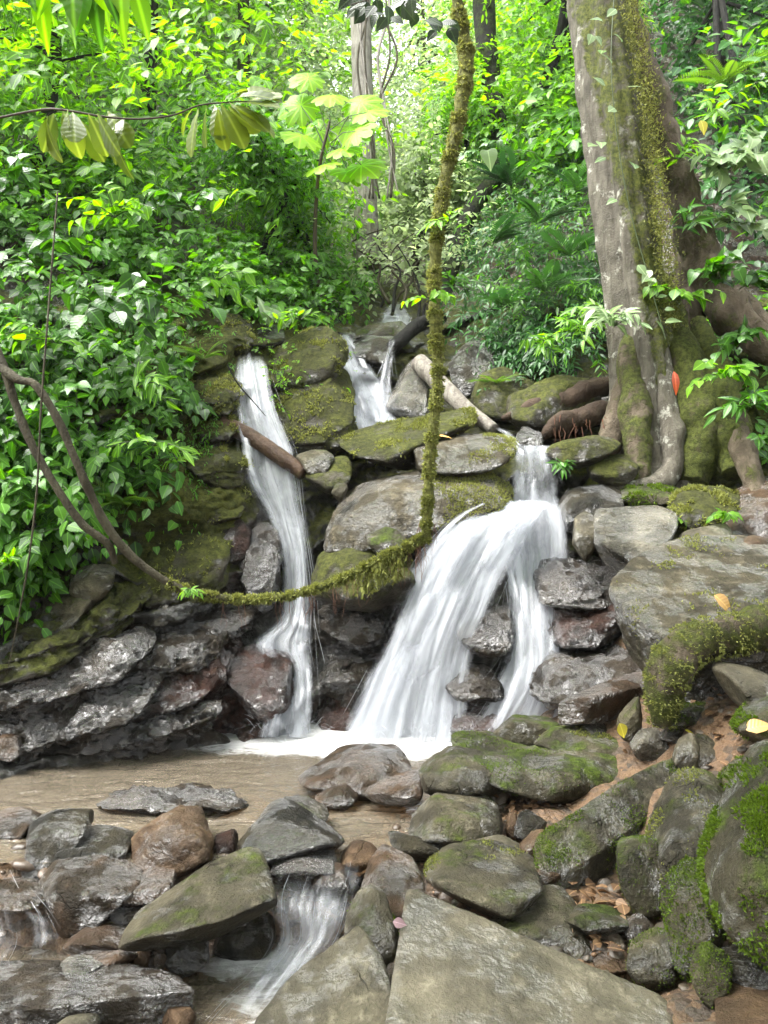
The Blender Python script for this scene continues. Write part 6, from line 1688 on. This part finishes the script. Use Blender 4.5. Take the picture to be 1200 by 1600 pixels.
# ------------------------------------------------------------------ pebbles, litter and fallen leaves
def pebbles(label, regions, n, size, mat, seed, name='pebbles'):
    r_ = rng(seed)
    D, F = ico(2)
    parts, rnds = [], []
    for _ in range(n):
        (px0, px1, y0, y1) = regions[int(r_.integers(0, len(regions)))]
        y = r_.uniform(y0, y1); px = r_.uniform(px0, px1)
        x = (px - 600) / FPX * y
        s = size[0] * (size[1] / size[0]) ** r_.beta(1, 2.2)
        e = s * np.array([r_.uniform(.8, 1.5), r_.uniform(.7, 1.2), r_.uniform(.35, .75)])
        nf = norm(r_.normal(size=(9, 3)))
        t = (np.maximum(D @ nf.T, 1e-4) / r_.uniform(.7, 1., 9)) ** 18
        rad = (t.sum(1) + 1) ** (-1 / 18.)
        V = D * rad[:, None] * e
        a = r_.uniform(0, 6.28)
        V = np.stack([V[:, 0] * math.cos(a) - V[:, 1] * math.sin(a), V[:, 0] * math.sin(a) + V[:, 1] * math.cos(a), V[:, 2] + V[:, 0] * r_.normal() * .3], -1)
        parts.append((V + [x, y, zg(x, y) + e[2] * .35], [F])); rnds.append(np.full(len(V), r_.random()))
    V, Fs = join_meshes(parts)
    o = obj(name, make_mesh(name, V, Fs, mat, attrs={'rnd': np.concatenate(rnds)}))
    tag(o, label, kind='stuff')
REG = [(700, 900, 4.0, 4.6), (850, 1000, 2.7, 3.6), (1000, 1200, 3.6, 4.6), (980, 1200, 2.3, 3.1), (600, 860, 3.3, 4.1), (1050, 1180, 4.0, 5.2), (640, 800, 4.1, 4.5), (1190, 1700, 2.4, 4.4)]
pebbles('grey and brown pebbles filling the gaps between the bank stones', REG, 470, (.012, .08), plain_mat('pebble_stone', (.03, .026, .02), (.11, .085, .06), .4, 40), 801)
pebbles('ochre gravel chips on the sandy bank', REG, 700, (.006, .024), plain_mat('ochre_chip', (.10, .055, .026), (.25, .155, .085), .5, 40), 802)
pebbles('brown stones in the front stream bed', [(-60, 420, 3.0, 4.1), (0, 640, 3.6, 4.3), (560, 700, 2.5, 3.7)], 320, (.015, .07), plain_mat('stream_stone', (.028, .021, .015), (.10, .068, .045), .25, 40), 803)

def litter(label, regions, n, size, mat, seed, shape, z=.015, name='leaf_litter'):
    r_ = rng(seed)
    P = []
    for _ in range(n):
        (px0, px1, y0, y1) = regions[int(r_.integers(0, len(regions)))]
        y = r_.uniform(y0, y1); x = (r_.uniform(px0, px1) - 600) / FPX * y
        P.append((x, y, zg(x, y) + r_.uniform(z, z + .04)))
    P = np.array(P)
    D = norm(r_.normal(size=P.shape) * [1, 1, .25]); Nn = norm(r_.normal(size=P.shape) * .4 + [0, 0, 1])
    o = obj(name, leaves_mesh(name, P, D, Nn, r_.uniform(size[0], size[1], n), shape, mat, r_))
    tag(o, label, kind='stuff')
LIT = leaf_mat('litter_leaf', (.05, .026, .012), (.26, .15, .07), rough=.55, trans=.15, vein=True)
litter('dry brown leaf litter between the right bank stones', [(1040, 1200, 3.7, 4.7), (960, 1130, 3.9, 4.6), (1060, 1140, 2.9, 3.4), (720, 860, 4.0, 4.6), (880, 980, 2.8, 3.3), (1190, 1650, 2.4, 4.2)], 320, (.03, .08), LIT, 811, SH_OV)
litter('brown leaf scraps under the tree roots', [(1040, 1160, 5.9, 6.6)], 60, (.04, .09), LIT, 812, SH_OV, z=.1)

def fallen(label, px, py, Y, size, dx, dz, mat, kind='ovate', n=(0, -.45, 1), name='fallen_leaf'):
    p = at(px, py, Y)
    e = empty(name, p); tag(e, label, 'leaf')
    put_leaf(e, p, norm(np.array([dx, -.2, dz])), norm(np.array(n, float)), size, leaf_proto(kind, mat, 1), 'blade')
    stem(e, np.array([p, p - norm(np.array([dx, -.2, dz])) * size * .25]), .002, .0012, M_TWIG, 'leaf_stalk')
L_OR = leaf_mat('fallen_orange', (.42, .2, .05), (.55, .36, .12), rough=.4, trans=.2, objrand=True)
L_YE = leaf_mat('fallen_yellow', (.45, .4, .05), (.6, .5, .1), rough=.4, trans=.3, objrand=True)
L_PU = leaf_mat('fallen_purple', (.22, .13, .14), (.35, .24, .26), rough=.35, trans=.2, objrand=True)
L_RED = leaf_mat('fallen_red', (.4, .06, .03), (.55, .14, .06), rough=.4, trans=.2, objrand=True)
fallen('orange-yellow fallen leaf lying on the large jutting boulder', 1116, 930, 4.48, .15, .75, -.55, L_OR, n=(0, -.8, 1))
fallen('orange leaf lying behind the hanging vine on the oval slab', 676, 682, 6.55, .16, 1, .2, L_OR, 'lance')
fallen('purple-silver curled leaf between oval stone and big right boulder', 1140, 1270, 3.0, .11, -.3, -.9, L_PU, n=(-.3, -1, .4))
fallen('yellow leaf sliver on the right bank', 1070, 1140, 4.05, .08, 1, -.4, L_YE, 'lance')
fallen('yellow leaf caught in the foliage right of the big tree', 1095, 188, 7.6, .14, .3, -.9, L_YE, 'ovate', n=(0, -1, .5))
fallen('narrow red-orange leaf hanging on the big tree foot', 1053, 580, 6.62, .2, .15, -1, L_RED, 'lance', n=(0, -1, .2))
fallen('pale round leaf standing out on the dark fern slope', 762, 235, 8.6, .22, .2, -1, LO_GREY, 'heart', n=(0, -1, .4))
fallen('small pinkish dead leaf in the gap left of the big flat slab', 614, 1440, 2.75, .05, 1, -.1, L_PU, 'ovate', n=(0, -1, .8))
fallen('pale yellow-green leaf leaning on the upright narrow stone', 968, 1130, 4.35, .09, .4, -1, L_YE, 'ovate', n=(0, -1, .5))
fallen('brown curled leaf near the right edge of the bank', 1165, 1140, 3.55, .12, .6, .3, L_OR, 'ovate', n=(0, -.6, 1))

# ------------------------------------------------------------------ misty air in the ravine
def haze_box(x0, x1, y0, y1, z0, z1, dens):
    V = np.array([(x, y, z) for x in (x0, x1) for y in (y0, y1) for z in (z0, z1)], float)
    F = np.array([(0, 1, 3, 2), (4, 6, 7, 5), (0, 4, 5, 1), (2, 3, 7, 6), (0, 2, 6, 4), (1, 5, 7, 3)])
    m, nt = new_mat('haze'); g = N(nt)
    v = g.n('ShaderNodeVolumePrincipled', {'Color': (.86, .9, .82, 1), 'Density': dens, 'Anisotropy': .2})
    o = g.n('ShaderNodeOutputMaterial', {'Volume': v.outputs[0]})
    ob = obj('haze', make_mesh('haze', V, F, m, smooth=False))
    tag(ob, 'pale damp mist hanging in the ravine air', kind='stuff')
haze_box(-330, 330, -330, 400, -4.0, 125.0, .0007)
